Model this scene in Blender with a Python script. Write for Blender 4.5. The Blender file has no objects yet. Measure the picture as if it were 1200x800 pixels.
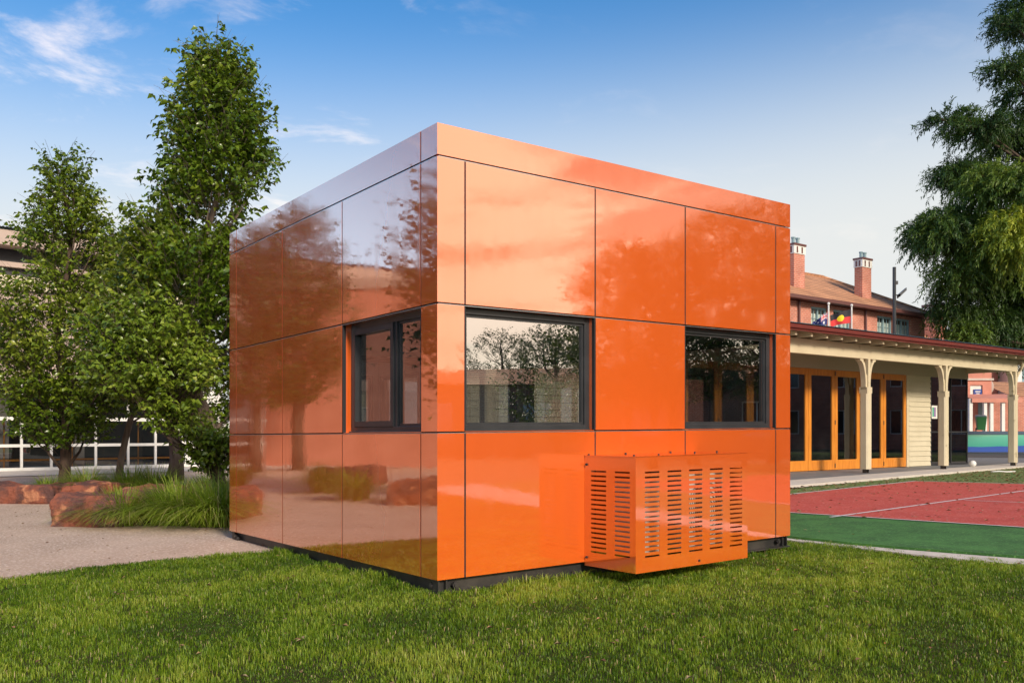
import bpy, bmesh, math, random
import numpy as np
from mathutils import Vector, Matrix
R = math.radians
random.seed(7)
rng = np.random.default_rng(11)
sc = bpy.context.scene
COL = sc.collection

# ------------------------------------------------------------ camera geometry
F = 1043.0; HZ = 505.0; CX = 600.0; CH = 1.2
def G(px, py, z=0.0):                       # ground point seen at a pixel of the 1200x800 photograph
    Y = (CH - z) * F / (py - HZ)
    return ((px - CX) / F * Y, Y)
def XZ(px, py, Y):
    return ((px - CX) / F * Y, CH - (py - HZ) / F * Y)
U = np.array([.8015, .598]); V = np.array([-.598, .8015])      # street grid of the place
ANG = math.atan2(.598, .8015)
def uv(px, v):                              # along-facade coordinate where pixel column px meets the plane V = v
    a = (px - CX) / F
    Y = v / (V[0] * a + V[1])
    return (U[0] * a + U[1]) * Y, Y
def world(u, v, z=0.0):
    p = U * u + V * v
    return Vector((p[0], p[1], z))

# ------------------------------------------------------------ helpers
class MB:
    def __init__(s): s.v = []; s.f = []; s.m = []
    def add(s, vs, fs, m=0):
        n = len(s.v); s.v += [tuple(p) for p in vs]
        s.f += [tuple(i + n for i in f) for f in fs]; s.m += [m] * len(fs)
    def box(s, x0, x1, y0, y1, z0, z1, m=0):
        s.add([(x0,y0,z0),(x1,y0,z0),(x1,y1,z0),(x0,y1,z0),(x0,y0,z1),(x1,y0,z1),(x1,y1,z1),(x0,y1,z1)],
              [(0,3,2,1),(4,5,6,7),(0,1,5,4),(1,2,6,5),(2,3,7,6),(3,0,4,7)], m)
    def quad(s, a, b, c, d, m=0): s.add([a,b,c,d], [(0,1,2,3)], m)
    def prism(s, pts, z0, z1, m=0):         # polygon in xy, counter-clockwise
        n = len(pts)
        s.add([(x,y,z0) for x,y in pts] + [(x,y,z1) for x,y in pts],
              [tuple(range(n-1,-1,-1)), tuple(range(n,2*n))] + [(i,(i+1)%n,n+(i+1)%n,n+i) for i in range(n)], m)
    def prism_xz(s, pts, y0, y1, m=0):      # polygon in xz, counter-clockwise seen from -y
        n = len(pts)
        s.add([(x,y0,z) for x,z in pts] + [(x,y1,z) for x,z in pts],
              [tuple(range(n)), tuple(range(2*n-1,n-1,-1))] + [((i+1)%n,i,n+i,n+(i+1)%n) for i in range(n)], m)
    def tube(s, pts, rad, n=8, m=0, cap=True):
        pts = [Vector(p) for p in pts]
        if not hasattr(rad, '__len__'): rad = [rad] * len(pts)
        base = len(s.v); ref = Vector((0,0,1))
        for i, p in enumerate(pts):
            d = (pts[min(i+1,len(pts)-1)] - pts[max(i-1,0)]).normalized()
            a = d.cross(ref if abs(d.z) < .95 else Vector((1,0,0))).normalized(); b = d.cross(a).normalized()
            for k in range(n):
                t = 2*math.pi*k/n
                s.v.append(tuple(p + (a*math.cos(t) + b*math.sin(t)) * rad[i]))
        for i in range(len(pts)-1):
            for k in range(n):
                s.f.append((base+i*n+k, base+i*n+(k+1)%n, base+(i+1)*n+(k+1)%n, base+(i+1)*n+k)); s.m.append(m)
        if cap:
            s.f.append(tuple(base+k for k in range(n-1,-1,-1))); s.m.append(m)
            e = base+(len(pts)-1)*n; s.f.append(tuple(e+k for k in range(n))); s.m.append(m)
    def holes(s, axis, p0, p1, a0, a1, z0, z1, hs, m=0):   # a slab across p0..p1 with rectangular openings (a0,a1,z0,z1)
        A = sorted({a0,a1,*[h[0] for h in hs],*[h[1] for h in hs]}); Z = sorted({z0,z1,*[h[2] for h in hs],*[h[3] for h in hs]})
        for i in range(len(A)-1):
            for j in range(len(Z)-1):
                ca, cz = (A[i]+A[i+1])/2, (Z[j]+Z[j+1])/2
                if any(h[0]<ca<h[1] and h[2]<cz<h[3] for h in hs): continue
                if axis == 'y': s.box(A[i],A[i+1],p0,p1,Z[j],Z[j+1],m)
                else: s.box(p0,p1,A[i],A[i+1],Z[j],Z[j+1],m)
    def build(s, name, mats, parent=None, smooth=False, fix=None, bevel=0, normals=False):
        vs = s.v if fix is None else [fix(*p) for p in s.v]
        me = bpy.data.meshes.new(name); me.from_pydata(vs, [], s.f)
        if not isinstance(mats, (list, tuple)): mats = [mats]
        for mt in mats: me.materials.append(mt)
        me.polygons.foreach_set('material_index', s.m)
        if smooth: me.polygons.foreach_set('use_smooth', [True]*len(s.f))
        me.update()
        if normals:
            bm = bmesh.new(); bm.from_mesh(me); bmesh.ops.recalc_face_normals(bm, faces=bm.faces); bm.to_mesh(me); bm.free()
        o = bpy.data.objects.new(name, me); COL.objects.link(o)
        if parent: o.parent = parent
        if bevel:
            b = o.modifiers.new('bevel','BEVEL'); b.width = bevel; b.segments = 2; b.limit_method='ANGLE'
        return o

def tag(o, label=None, cat=None, group=None, kind=None):
    if label: o['label'] = label
    if cat: o['category'] = cat
    if group: o['group'] = group
    if kind: o['kind'] = kind
    return o
def thing(name, label, cat, loc=(0,0,0), rz=0, group=None):
    o = bpy.data.objects.new(name, None); COL.objects.link(o)
    o.empty_display_size = .2; o.location = loc; o.rotation_euler = (0,0,rz)
    return tag(o, label, cat, group)
def copy_tree(o, parent=None):
    c = o.copy(); COL.objects.link(c); c.parent = parent
    for ch in list(o.children): copy_tree(ch, c)
    return c
def np_mesh(name, verts, faces, mats, attr=None, parent=None, smooth=False, flat_normals=False):
    """verts (n,3), faces (m,k) one k for all"""
    me = bpy.data.meshes.new(name)
    n, m, k = len(verts), len(faces), faces.shape[1]
    me.vertices.add(n); me.vertices.foreach_set('co', verts.astype(np.float32).ravel())
    me.loops.add(m*k); me.loops.foreach_set('vertex_index', faces.astype(np.int32).ravel())
    me.polygons.add(m); me.polygons.foreach_set('loop_start', np.arange(0,m*k,k,dtype=np.int32))
    me.polygons.foreach_set('loop_total', np.full(m,k,dtype=np.int32))
    if smooth: me.polygons.foreach_set('use_smooth', np.ones(m,dtype=bool))
    me.update(calc_edges=True)
    if attr is not None:
        a = me.attributes.new('rnd','FLOAT','POINT'); a.data.foreach_set('value', attr.astype(np.float32))
    for mt in (mats if isinstance(mats,(list,tuple)) else [mats]): me.materials.append(mt)
    o = bpy.data.objects.new(name, me); COL.objects.link(o)
    if parent: o.parent = parent
    return o

# ------------------------------------------------------------ materials
def mat(name, c1, c2=None, rough=.6, scale=3, detail=6, bump=0, bscale=None, bdist=.01, spec=.5, metal=0, coat=0, coat_ior=1.5, coat_rough=.03,
        spots=None, sscale=20, sthr=.62, coords='Object', map3=(1,1,1), contrast=(.35,.65)):
    m = bpy.data.materials.new(name); m.use_nodes = True
    nt = m.node_tree; N = nt.nodes; L = nt.links
    b = N['Principled BSDF']; b.inputs['Roughness'].default_value = rough; b.inputs['Metallic'].default_value = metal
    b.inputs['Specular IOR Level'].default_value = spec
    b.inputs['Coat Weight'].default_value = coat; b.inputs['Coat IOR'].default_value = coat_ior; b.inputs['Coat Roughness'].default_value = coat_rough
    b.inputs['Base Color'].default_value = (*c1, 1)
    tc = N.new('ShaderNodeTexCoord'); mp = N.new('ShaderNodeMapping'); mp.inputs['Scale'].default_value = map3
    L.new(tc.outputs[coords], mp.inputs['Vector'])
    if c2 is not None:
        nz = N.new('ShaderNodeTexNoise'); nz.inputs['Scale'].default_value = scale; nz.inputs['Detail'].default_value = detail
        nz.inputs['Roughness'].default_value = .6
        L.new(mp.outputs[0], nz.inputs['Vector'])
        cr = N.new('ShaderNodeValToRGB'); cr.color_ramp.elements[0].position = contrast[0]; cr.color_ramp.elements[1].position = contrast[1]
        cr.color_ramp.elements[0].color = (*c1,1); cr.color_ramp.elements[1].color = (*c2,1)
        L.new(nz.outputs['Fac'], cr.inputs['Fac']); out = cr.outputs['Color']
        if spots is not None:
            n2 = N.new('ShaderNodeTexNoise'); n2.inputs['Scale'].default_value = sscale; n2.inputs['Detail'].default_value = 3
            L.new(mp.outputs[0], n2.inputs['Vector'])
            r2 = N.new('ShaderNodeValToRGB'); r2.color_ramp.elements[0].position = sthr; r2.color_ramp.elements[1].position = sthr+.06
            L.new(n2.outputs['Fac'], r2.inputs['Fac'])
            mx = N.new('ShaderNodeMix'); mx.data_type='RGBA'; L.new(r2.outputs['Color'], mx.inputs[0])
            L.new(out, mx.inputs[6]); mx.inputs[7].default_value = (*spots,1); out = mx.outputs[2]
        L.new(out, b.inputs['Base Color'])
    if bump:
        nb = N.new('ShaderNodeTexNoise'); nb.inputs['Scale'].default_value = bscale or scale*4; nb.inputs['Detail'].default_value = 5
        L.new(mp.outputs[0], nb.inputs['Vector'])
        bp = N.new('ShaderNodeBump'); bp.inputs['Strength'].default_value = bump; bp.inputs['Distance'].default_value = bdist
        L.new(nb.outputs['Fac'], bp.inputs['Height']); L.new(bp.outputs[0], b.inputs['Normal'])
        if coat: L.new(bp.outputs[0], b.inputs['Coat Normal'])
    return m

def brick_mat(name, c1, c2, mortar, bw=.24, bh=.085, ms=.012, offset=.5, bump=.3):
    m = bpy.data.materials.new(name); m.use_nodes = True
    nt = m.node_tree; N = nt.nodes; L = nt.links; b = N['Principled BSDF']; b.inputs['Roughness'].default_value = .85
    tc = N.new('ShaderNodeTexCoord'); sp = N.new('ShaderNodeSeparateXYZ'); L.new(tc.outputs['Object'], sp.inputs[0])
    ad = N.new('ShaderNodeMath'); L.new(sp.outputs[0], ad.inputs[0]); L.new(sp.outputs[1], ad.inputs[1])
    cb = N.new('ShaderNodeCombineXYZ'); L.new(ad.outputs[0], cb.inputs[0]); L.new(sp.outputs[2], cb.inputs[1])
    bt = N.new('ShaderNodeTexBrick'); L.new(cb.outputs[0], bt.inputs['Vector'])
    bt.inputs['Scale'].default_value = 1; bt.inputs['Brick Width'].default_value = bw; bt.inputs['Row Height'].default_value = bh
    bt.inputs['Mortar Size'].default_value = ms; bt.offset = offset
    bt.inputs['Color1'].default_value = (*c1,1); bt.inputs['Color2'].default_value = (*c2,1); bt.inputs['Mortar'].default_value = (*mortar,1)
    nz = N.new('ShaderNodeTexNoise'); nz.inputs['Scale'].default_value = 1.3; nz.inputs['Detail'].default_value = 6; L.new(tc.outputs['Object'], nz.inputs['Vector'])
    mr = N.new('ShaderNodeMapRange'); mr.inputs[1].default_value=.3; mr.inputs[2].default_value=.7; mr.inputs[3].default_value=.75; mr.inputs[4].default_value=1.2
    L.new(nz.outputs['Fac'], mr.inputs[0])
    mx = N.new('ShaderNodeMix'); mx.data_type='RGBA'; mx.blend_type='MULTIPLY'; mx.inputs[0].default_value=1
    L.new(bt.outputs['Color'], mx.inputs[6]); L.new(mr.outputs[0], mx.inputs[7]); L.new(mx.outputs[2], b.inputs['Base Color'])
    bp = N.new('ShaderNodeBump'); bp.inputs['Strength'].default_value = bump; bp.inputs['Distance'].default_value=.01; bp.invert = True
    L.new(bt.outputs['Fac'], bp.inputs['Height']); L.new(bp.outputs[0], b.inputs['Normal'])
    return m

def glass_mat(name, tint=(.75,.8,.82), ior=1.7, rough=0.0, boost=1):
    m = bpy.data.materials.new(name); m.use_nodes = True
    nt = m.node_tree; N = nt.nodes; L = nt.links; N.remove(N['Principled BSDF']); out = N['Material Output']
    fr = N.new('ShaderNodeLayerWeight'); fr.inputs['Blend'].default_value = .5
    pw = N.new('ShaderNodeMath'); pw.operation='POWER'; L.new(fr.outputs['Facing'], pw.inputs[0]); pw.inputs[1].default_value = 3.2
    r0 = ((ior-1)/(ior+1))**2*2*boost
    mr = N.new('ShaderNodeMapRange'); mr.inputs[3].default_value = r0; mr.inputs[4].default_value = 1; L.new(pw.outputs[0], mr.inputs[0])
    tr = N.new('ShaderNodeBsdfTransparent'); tr.inputs[0].default_value = (*tint,1)
    gl = N.new('ShaderNodeBsdfGlossy'); gl.inputs['Roughness'].default_value = rough
    mx = N.new('ShaderNodeMixShader'); L.new(mr.outputs[0], mx.inputs[0]); L.new(tr.outputs[0], mx.inputs[1]); L.new(gl.outputs[0], mx.inputs[2])
    L.new(mx.outputs[0], out.inputs['Surface'])
    return m

def leaf_mat(name, stops, rough=.38, trans=.35, attr='rnd', spec=.5):
    m = bpy.data.materials.new(name); m.use_nodes = True
    nt = m.node_tree; N = nt.nodes; L = nt.links; b = N['Principled BSDF']; out = N['Material Output']
    at = N.new('ShaderNodeAttribute'); at.attribute_name = attr
    cr = N.new('ShaderNodeValToRGB'); e = cr.color_ramp.elements
    while len(e) < len(stops): e.new(.5)
    for k, (p, c) in enumerate(stops): e[k].position = p; e[k].color = (*c,1)
    L.new(at.outputs['Fac'], cr.inputs['Fac']); L.new(cr.outputs['Color'], b.inputs['Base Color'])
    b.inputs['Roughness'].default_value = rough; b.inputs['Specular IOR Level'].default_value = spec
    tl = N.new('ShaderNodeBsdfTranslucent')
    hs = N.new('ShaderNodeHueSaturation'); hs.inputs['Value'].default_value = 1.5; hs.inputs['Hue'].default_value=.485
    L.new(cr.outputs['Color'], hs.inputs['Color']); L.new(hs.outputs[0], tl.inputs['Color'])
    mx = N.new('ShaderNodeMixShader'); mx.inputs[0].default_value = trans
    L.new(b.outputs[0], mx.inputs[1]); L.new(tl.outputs[0], mx.inputs[2]); L.new(mx.outputs[0], out.inputs['Surface'])
    return m

M = {}
M['orange'] = mat('orange_lacquer', (.80,.135,.014), (.76,.125,.013), rough=.42, scale=.8, bump=.09, bscale=1.1, bdist=.02, spec=.2)
def lacquer(m, r0=.24):
    nt=m.node_tree; N=nt.nodes; L=nt.links; b=N['Principled BSDF']; out=N['Material Output']
    lw=N.new('ShaderNodeLayerWeight'); lw.inputs['Blend'].default_value=.5
    pw=N.new('ShaderNodeMath'); pw.operation='POWER'; L.new(lw.outputs['Facing'],pw.inputs[0]); pw.inputs[1].default_value=1.35
    mr=N.new('ShaderNodeMapRange'); mr.inputs[3].default_value=r0; mr.inputs[4].default_value=.95; L.new(pw.outputs[0],mr.inputs[0])
    gl=N.new('ShaderNodeBsdfGlossy'); gl.inputs['Roughness'].default_value=.022; gl.inputs['Color'].default_value=(1,.85,.76,1)
    tc=N.new('ShaderNodeTexCoord'); mp=N.new('ShaderNodeMapping'); mp.inputs['Scale'].default_value=(5,5,.8); L.new(tc.outputs['Object'],mp.inputs['Vector'])
    dz_=N.new('ShaderNodeTexNoise'); dz_.inputs['Scale'].default_value=1.4; dz_.inputs['Detail'].default_value=8; L.new(mp.outputs[0],dz_.inputs['Vector'])
    dr_=N.new('ShaderNodeMapRange'); dr_.inputs[1].default_value=.45; dr_.inputs[2].default_value=.75; dr_.inputs[3].default_value=.030; dr_.inputs[4].default_value=.095; L.new(dz_.outputs['Fac'],dr_.inputs[0]); L.new(dr_.outputs[0],gl.inputs['Roughness'])
    for l in list(nt.links):
        if l.to_socket==b.inputs['Normal']: L.new(l.from_socket,gl.inputs['Normal'])
    mx=N.new('ShaderNodeMixShader'); L.new(mr.outputs[0],mx.inputs[0]); L.new(b.outputs[0],mx.inputs[1]); L.new(gl.outputs[0],mx.inputs[2]); L.new(mx.outputs[0],out.inputs['Surface'])
lacquer(M['orange'])
M['charcoal'] = mat('charcoal_aluminium', (.035,.038,.042), (.05,.053,.058), rough=.32, scale=4, metal=.3)
M['black_joint'] = mat('black_joint', (.012,.012,.014), rough=.7)
M['alu'] = mat('aluminium_strip', (.62,.64,.67), rough=.3, metal=.9)
M['steel'] = mat('chassis_steel', (.035,.034,.035), (.075,.068,.062), rough=.45, scale=5, metal=.35, bump=.15, bscale=30, bdist=.003)
M['lining'] = mat('interior_lining', (.62,.62,.6), (.55,.55,.53), rough=.6)
M['carpet'] = mat('carpet', (.12,.13,.14), (.09,.1,.11), rough=.9, scale=30)
M['glass'] = glass_mat('window_glass', (.88,.92,.93), 1.9, boost=3.2)
M['sideglass'] = glass_mat('clear_side_glass', (.90,.94,.96), 1.9, boost=1.0)
M['doorglass'] = glass_mat('door_glass', (.45,.5,.52), 1.7)
M['tintglass'] = glass_mat('tinted_glass', (.10,.11,.13), 1.6)
M['timber'] = mat('varnished_timber', (.70,.27,.035), (.55,.18,.02), rough=.35, scale=3, map3=(6,6,.7), detail=8, coat=.3)
M['cream'] = mat('cream_paint', (.62,.55,.38), (.56,.485,.33), rough=.5, scale=1.5, spots=(.40,.33,.20), sscale=3.5, sthr=.66)
M['creamwall'] = mat('cream_weatherboard', (.60,.55,.40), (.54,.49,.35), rough=.5, scale=1.5)
M['oxide'] = mat('oxide_red_paint', (.14,.018,.013), (.11,.015,.011), rough=.4)
M['roofmetal'] = mat('grey_green_roof_metal', (.16,.22,.22), (.13,.18,.18), rough=.35, metal=.2)
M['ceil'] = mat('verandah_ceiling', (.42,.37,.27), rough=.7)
M['soffit'] = mat('shade_painted_soffit', (.26,.21,.14), (.2,.16,.11), rough=.8)  # cream soffit darkened: shade between the rafters is painted into its colour
M['brick'] = brick_mat('red_brick', (.55,.185,.12), (.45,.135,.085), (.52,.34,.27))
M['brickdark'] = brick_mat('dark_brick', (.22,.10,.065), (.17,.08,.055), (.25,.19,.15))
M['tile'] = brick_mat('terracotta_tile', (.62,.31,.16), (.50,.24,.12), (.26,.13,.07), bw=.3, bh=.16, ms=.02, bump=.8)
M['white'] = mat('white_paint', (.75,.75,.72), (.68,.68,.64), rough=.45)
M['bluewin'] = mat('grey_blue_paint', (.22,.33,.36), rough=.5)
M['curtain'] = mat('pale_blind', (.66,.68,.62), (.5,.54,.5), rough=.8, scale=6)
M['plum'] = mat('plum_gutter', (.13,.055,.05), rough=.4)
M['concrete'] = mat('concrete', (.36,.33,.30), (.29,.27,.25), rough=.85, scale=2.5, bump=.2, bscale=60, bdist=.003, spots=(.22,.2,.18), sscale=6, sthr=.64)
M['conclight'] = mat('pale_concrete', (.62,.57,.50), (.52,.475,.42), rough=.85, scale=4, bump=.2, bscale=60, bdist=.003)
M['concdark'] = mat('verandah_slab', (.20,.21,.22), (.15,.16,.17), rough=.6, scale=3)  # shade under the verandah roof is put into this darker concrete colour
M['render'] = mat('beige_render', (.46,.37,.32), (.40,.32,.28), rough=.8, scale=1.2)
M['pinkrender'] = mat('pink_render', (.62,.27,.20), (.52,.21,.15), rough=.8, scale=1.2)
M['darklouvre'] = mat('dark_louvre', (.02,.022,.03), rough=.5)
M['bark'] = mat('grey_bark', (.24,.19,.15), (.12,.09,.07), rough=.9, scale=9, map3=(1,1,.25), bump=.8, bscale=22, bdist=.02)
M['barkdark'] = mat('brown_bark', (.10,.065,.045), (.05,.035,.025), rough=.9, scale=9, map3=(1,1,.25), bump=.8, bscale=22, bdist=.02)

def weather(m, amount=.0): return m

# ---- ground materials
M['soil'] = mat('lawn_soil', (.045,.050,.014), (.075,.075,.025), rough=1, spec=.05, scale=9, bump=.6, bscale=60, bdist=.02, spots=(.09,.065,.035), sscale=11, sthr=.66)
M['ground'] = mat('far_ground', (.07,.09,.035), (.12,.12,.06), rough=.95, scale=.4)
M['gravel'] = mat('pinkish_gravel', (.58,.43,.32), (.47,.34,.25), rough=.95, scale=1.1, detail=12, bump=.9, bscale=60, bdist=.012, spots=(.74,.62,.50), sscale=34, sthr=.56)
M['turf'] = mat('synthetic_green_turf', (.028,.11,.018), (.060,.20,.035), rough=.85, scale=2.2, detail=10, bump=.9, bscale=90, bdist=.012, spots=(.10,.26,.06), sscale=30, sthr=.58)
M['court'] = mat('red_court_surface', (.46,.050,.032), (.56,.078,.050), rough=.85, scale=1.6, detail=14, bump=.4, bscale=160, bdist=.004, spots=(.60,.19,.15), sscale=28, sthr=.58)
M['dryturf'] = mat('leaf_strewn_grass', (.06,.15,.02), (.10,.17,.03), rough=.95, scale=4, detail=12, bump=.6, bscale=40, bdist=.02, spots=(.34,.24,.11), sscale=13, sthr=.56)
M['line'] = mat('court_line_white', (.72,.70,.68), (.62,.58,.56), rough=.8, scale=20)
M['asphalt'] = mat('asphalt', (.055,.052,.052), (.08,.075,.072), rough=.9, scale=2, bump=.3, bscale=80, bdist=.004)
M['paving'] = mat('grey_courtyard_paving', (.10,.10,.11), (.16,.16,.17), rough=.7, scale=1)

# ------------------------------------------------------------ world, sun, camera
SUN_EL, SUN_AZ = 27, 152        # azimuth clockwise from +Y towards +X
w = bpy.data.worlds.new('World'); sc.world = w; w.use_nodes = True
nt = w.node_tree; N = nt.nodes; L = nt.links
bg = N['Background']
sky = N.new('ShaderNodeTexSky'); sky.sky_type = 'NISHITA'; sky.sun_disc = False
sky.sun_elevation = R(SUN_EL); sky.sun_rotation = R(SUN_AZ); sky.air_density = 1.0; sky.dust_density = 2.0; sky.ozone_density = 2.0
tc = N.new('ShaderNodeTexCoord'); sep = N.new('ShaderNodeSeparateXYZ'); L.new(tc.outputs['Generated'], sep.inputs[0])
def mth(op, a, b=None, clamp=False):
    n = N.new('ShaderNodeMath'); n.operation = op; n.use_clamp = clamp
    for i, x in enumerate((a, b)):
        if x is None: continue
        if isinstance(x, (int,float)): n.inputs[i].default_value = x
        else: L.new(x, n.inputs[i])
    return n.outputs[0]
hs = N.new('ShaderNodeHueSaturation'); hs.inputs['Saturation'].default_value = 1.38; hs.inputs['Value'].default_value = .86; L.new(sky.outputs[0], hs.inputs['Color'])
zc = mth('MAXIMUM', sep.outputs[2], 0.0)
# pale evening air towards the horizon
ex = N.new('ShaderNodeMapRange'); ex.interpolation_type='SMOOTHSTEP'; ex.inputs[1].default_value=.55; ex.inputs[2].default_value=.9; ex.inputs[3].default_value=.06; ex.inputs[4].default_value=-.10; L.new(sep.outputs[0], ex.inputs[0])
zx = mth('SUBTRACT', zc, mth('MULTIPLY', sep.outputs[0], ex.outputs[0]))
pale = N.new('ShaderNodeMapRange'); pale.interpolation_type='SMOOTHERSTEP'; pale.inputs[1].default_value=.475; pale.inputs[2].default_value=.14
pale.inputs[3].default_value=0; pale.inputs[4].default_value=1.0; L.new(zx, pale.inputs[0])
pmx = N.new('ShaderNodeMix'); pmx.data_type='RGBA'; L.new(pale.outputs[0], pmx.inputs[0]); L.new(hs.outputs[0], pmx.inputs[6]); 
wm = N.new('ShaderNodeMapRange'); wm.interpolation_type='SMOOTHSTEP'; wm.inputs[1].default_value=-.55; wm.inputs[2].default_value=-.85; L.new(sep.outputs[0], wm.inputs[0])
pc = N.new('ShaderNodeMix'); pc.data_type='RGBA'; L.new(wm.outputs[0], pc.inputs[0]); pc.inputs[6].default_value=(3.75,3.85,3.8,1); pc.inputs[7].default_value=(4.2,6.4,8.8,1)
L.new(pc.outputs[2], pmx.inputs[7])
# clouds: noise on a flat layer overhead
den = mth('ADD', zc, .10)
cx_ = mth('DIVIDE', sep.outputs[0], den); cy_ = mth('DIVIDE', sep.outputs[1], den)
cmb = N.new('ShaderNodeCombineXYZ'); L.new(cx_, cmb.inputs[0]); L.new(cy_, cmb.inputs[1])
def cloud(scale, thr, soft, off, stretch=(1,1,1)):
    mp = N.new('ShaderNodeMapping'); mp.inputs['Location'].default_value = off; mp.inputs['Scale'].default_value = stretch; L.new(cmb.outputs[0], mp.inputs['Vector'])
    nz = N.new('ShaderNodeTexNoise'); nz.inputs['Scale'].default_value = scale; nz.inputs['Detail'].default_value = 9; nz.inputs['Roughness'].default_value = .62
    nz.inputs['Distortion'].default_value = .35
    L.new(mp.outputs[0], nz.inputs['Vector'])
    mr = N.new('ShaderNodeMapRange'); mr.interpolation_type = 'SMOOTHSTEP'
    mr.inputs[1].default_value = thr; mr.inputs[2].default_value = thr+soft; L.new(nz.outputs['Fac'], mr.inputs[0])
    return mr.outputs[0]
c_wisp = cloud(2.7, .53, .26, (8.96, 4.23, 0))
c_big = cloud(1.0, .45, .13, (8.3, 2.2, 0), (1,.55,1))
east = N.new('ShaderNodeMapRange'); east.interpolation_type='SMOOTHSTEP'; east.inputs[1].default_value = .45; east.inputs[2].default_value = .75; L.new(sep.outputs[0], east.inputs[0])
big = mth('MULTIPLY', c_big, east.outputs[0])
wst = N.new('ShaderNodeMapRange'); wst.interpolation_type='SMOOTHSTEP'; wst.inputs[1].default_value=.02; wst.inputs[2].default_value=-.22; L.new(sep.outputs[0], wst.inputs[0])
wisp = mth('MULTIPLY', mth('MULTIPLY', c_wisp, .45), mth('ADD', mth('MULTIPLY', wst.outputs[0], .85), .15))
cf = mth('MAXIMUM', big, wisp)
low = N.new('ShaderNodeMapRange'); low.inputs[1].default_value = .02; low.inputs[2].default_value = .12; L.new(zc, low.inputs[0])
cf = mth('MULTIPLY', cf, low.outputs[0], True)
cmx = N.new('ShaderNodeMix'); cmx.data_type = 'RGBA'; em = N.new('ShaderNodeMapRange'); em.interpolation_type='SMOOTHSTEP'; em.inputs[1].default_value=.5; em.inputs[2].default_value=.85; L.new(sep.outputs[0], em.inputs[0])
er = N.new('ShaderNodeValToRGB'); er.color_ramp.elements[0].position=.05; er.color_ramp.elements[0].color=(.86,.76,.60,1); er.color_ramp.elements[1].position=.36; er.color_ramp.elements[1].color=(.12,.12,.135,1)
e3 = er.color_ramp.elements.new(.19); e3.color=(.36,.29,.23,1); L.new(zc, er.inputs[0])
ev = N.new('ShaderNodeMix'); ev.data_type='RGBA'; ev.blend_type='MULTIPLY'; ev.inputs[0].default_value=1; L.new(er.outputs[0], ev.inputs[6]); ev.inputs[7].default_value=(10,10,10,1)
emx = N.new('ShaderNodeMix'); emx.data_type='RGBA'; L.new(em.outputs[0], emx.inputs[0]); L.new(pmx.outputs[2], emx.inputs[6]); L.new(ev.outputs[2], emx.inputs[7])
L.new(cf, cmx.inputs[0]); L.new(emx.outputs[2], cmx.inputs[6])
CLOUD = cmx.inputs[7]; CLOUD.default_value = (8.8, 7.0, 5.5, 1)
L.new(cmx.outputs[2], bg.inputs['Color']); bg.inputs['Strength'].default_value = .13

sl = bpy.data.lights.new('sun', 'SUN'); sl.energy = 2.15; sl.angle = R(9); sl.color = (1,.86,.70)
so = bpy.data.objects.new('sun', sl); COL.objects.link(so)
d = Vector((math.sin(R(SUN_AZ))*math.cos(R(SUN_EL)), math.cos(R(SUN_AZ))*math.cos(R(SUN_EL)), math.sin(R(SUN_EL))))
so.rotation_euler = d.to_track_quat('Z','Y').to_euler(); so.location = d*60

cam = bpy.data.cameras.new('camera'); co = bpy.data.objects.new('camera', cam); COL.objects.link(co); sc.camera = co
co.location = (0,0,CH); co.rotation_euler = (R(90),0,0)
cam.sensor_width = 36; cam.lens = F/1200*36; cam.shift_y = (HZ-400)/1200; cam.clip_start = .05; cam.clip_end = 4000
sc.view_settings.view_transform = 'Standard'; sc.view_settings.look = 'None'; sc.view_settings.exposure = .76; sc.view_settings.gamma = 1
sc.render.engine = 'CYCLES'
sc.cycles.max_bounces = 10; sc.cycles.transparent_max_bounces = 16

# ------------------------------------------------------------ ground
def sheet(name, pts, z, m, label=None, thick=0, kind='structure'):
    mb = MB()
    a = sum(pts[i][0]*pts[(i+1)%len(pts)][1]-pts[(i+1)%len(pts)][0]*pts[i][1] for i in range(len(pts)))
    if a < 0: pts = pts[::-1]
    if thick: mb.prism(pts, z-thick, z)
    else: mb.add([(x,y,z) for x,y in pts], [tuple(range(len(pts)))])
    return tag(mb.build(name, m), kind=kind)
mb = MB(); mb.quad((-1500,-1500,-.03),(1500,-1500,-.03),(1500,1500,-.03),(-1500,1500,-.03)); tag(mb.build('ground', M['ground']), kind='structure')

# lawn edge against the gravel, wavy like a trodden edge
edge = [G(-260,706), G(-120,692), G(0,680), G(60,671), G(110,664), G(160,659), G(210,655), G(255,651), G(300,648), G(330,645), G(400,640)]
def wig(pts, amp, step=.12, seed=1):
    r = random.Random(seed); out = []
    for (a,b) in zip(pts[:-1], pts[1:]):
        n = max(1,int(math.dist(a,b)/step))
        for k in range(n):
            t = k/n; out.append((a[0]+(b[0]-a[0])*t + r.uniform(-amp,amp), a[1]+(b[1]-a[1])*t + r.uniform(-amp,amp)))
    return out + [pts[-1]]
edge_w = wig(edge, .03)
lawn_pts = [(-22,-14), (-22,5.6)] + edge_w + [(2.0,12.3), G(905,630), G(1060,647.5), G(1200,660.5)]
far_r = (G(1200,660.5)[0] + 2.0*6, G(1200,660.5)[1] - 1.75*6)
lawn_pts += [far_r, (16,-14)]
sheet('lawn', lawn_pts, .0, M['soil'])
sheet('gravel_path', [(-40,4)] + [(-22,5.6)] + [(x-.02,y-.05) for x,y in edge_w] + [(3.6,13.2),(2.5,30),(-40,30)], -.006, M['gravel'])
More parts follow.
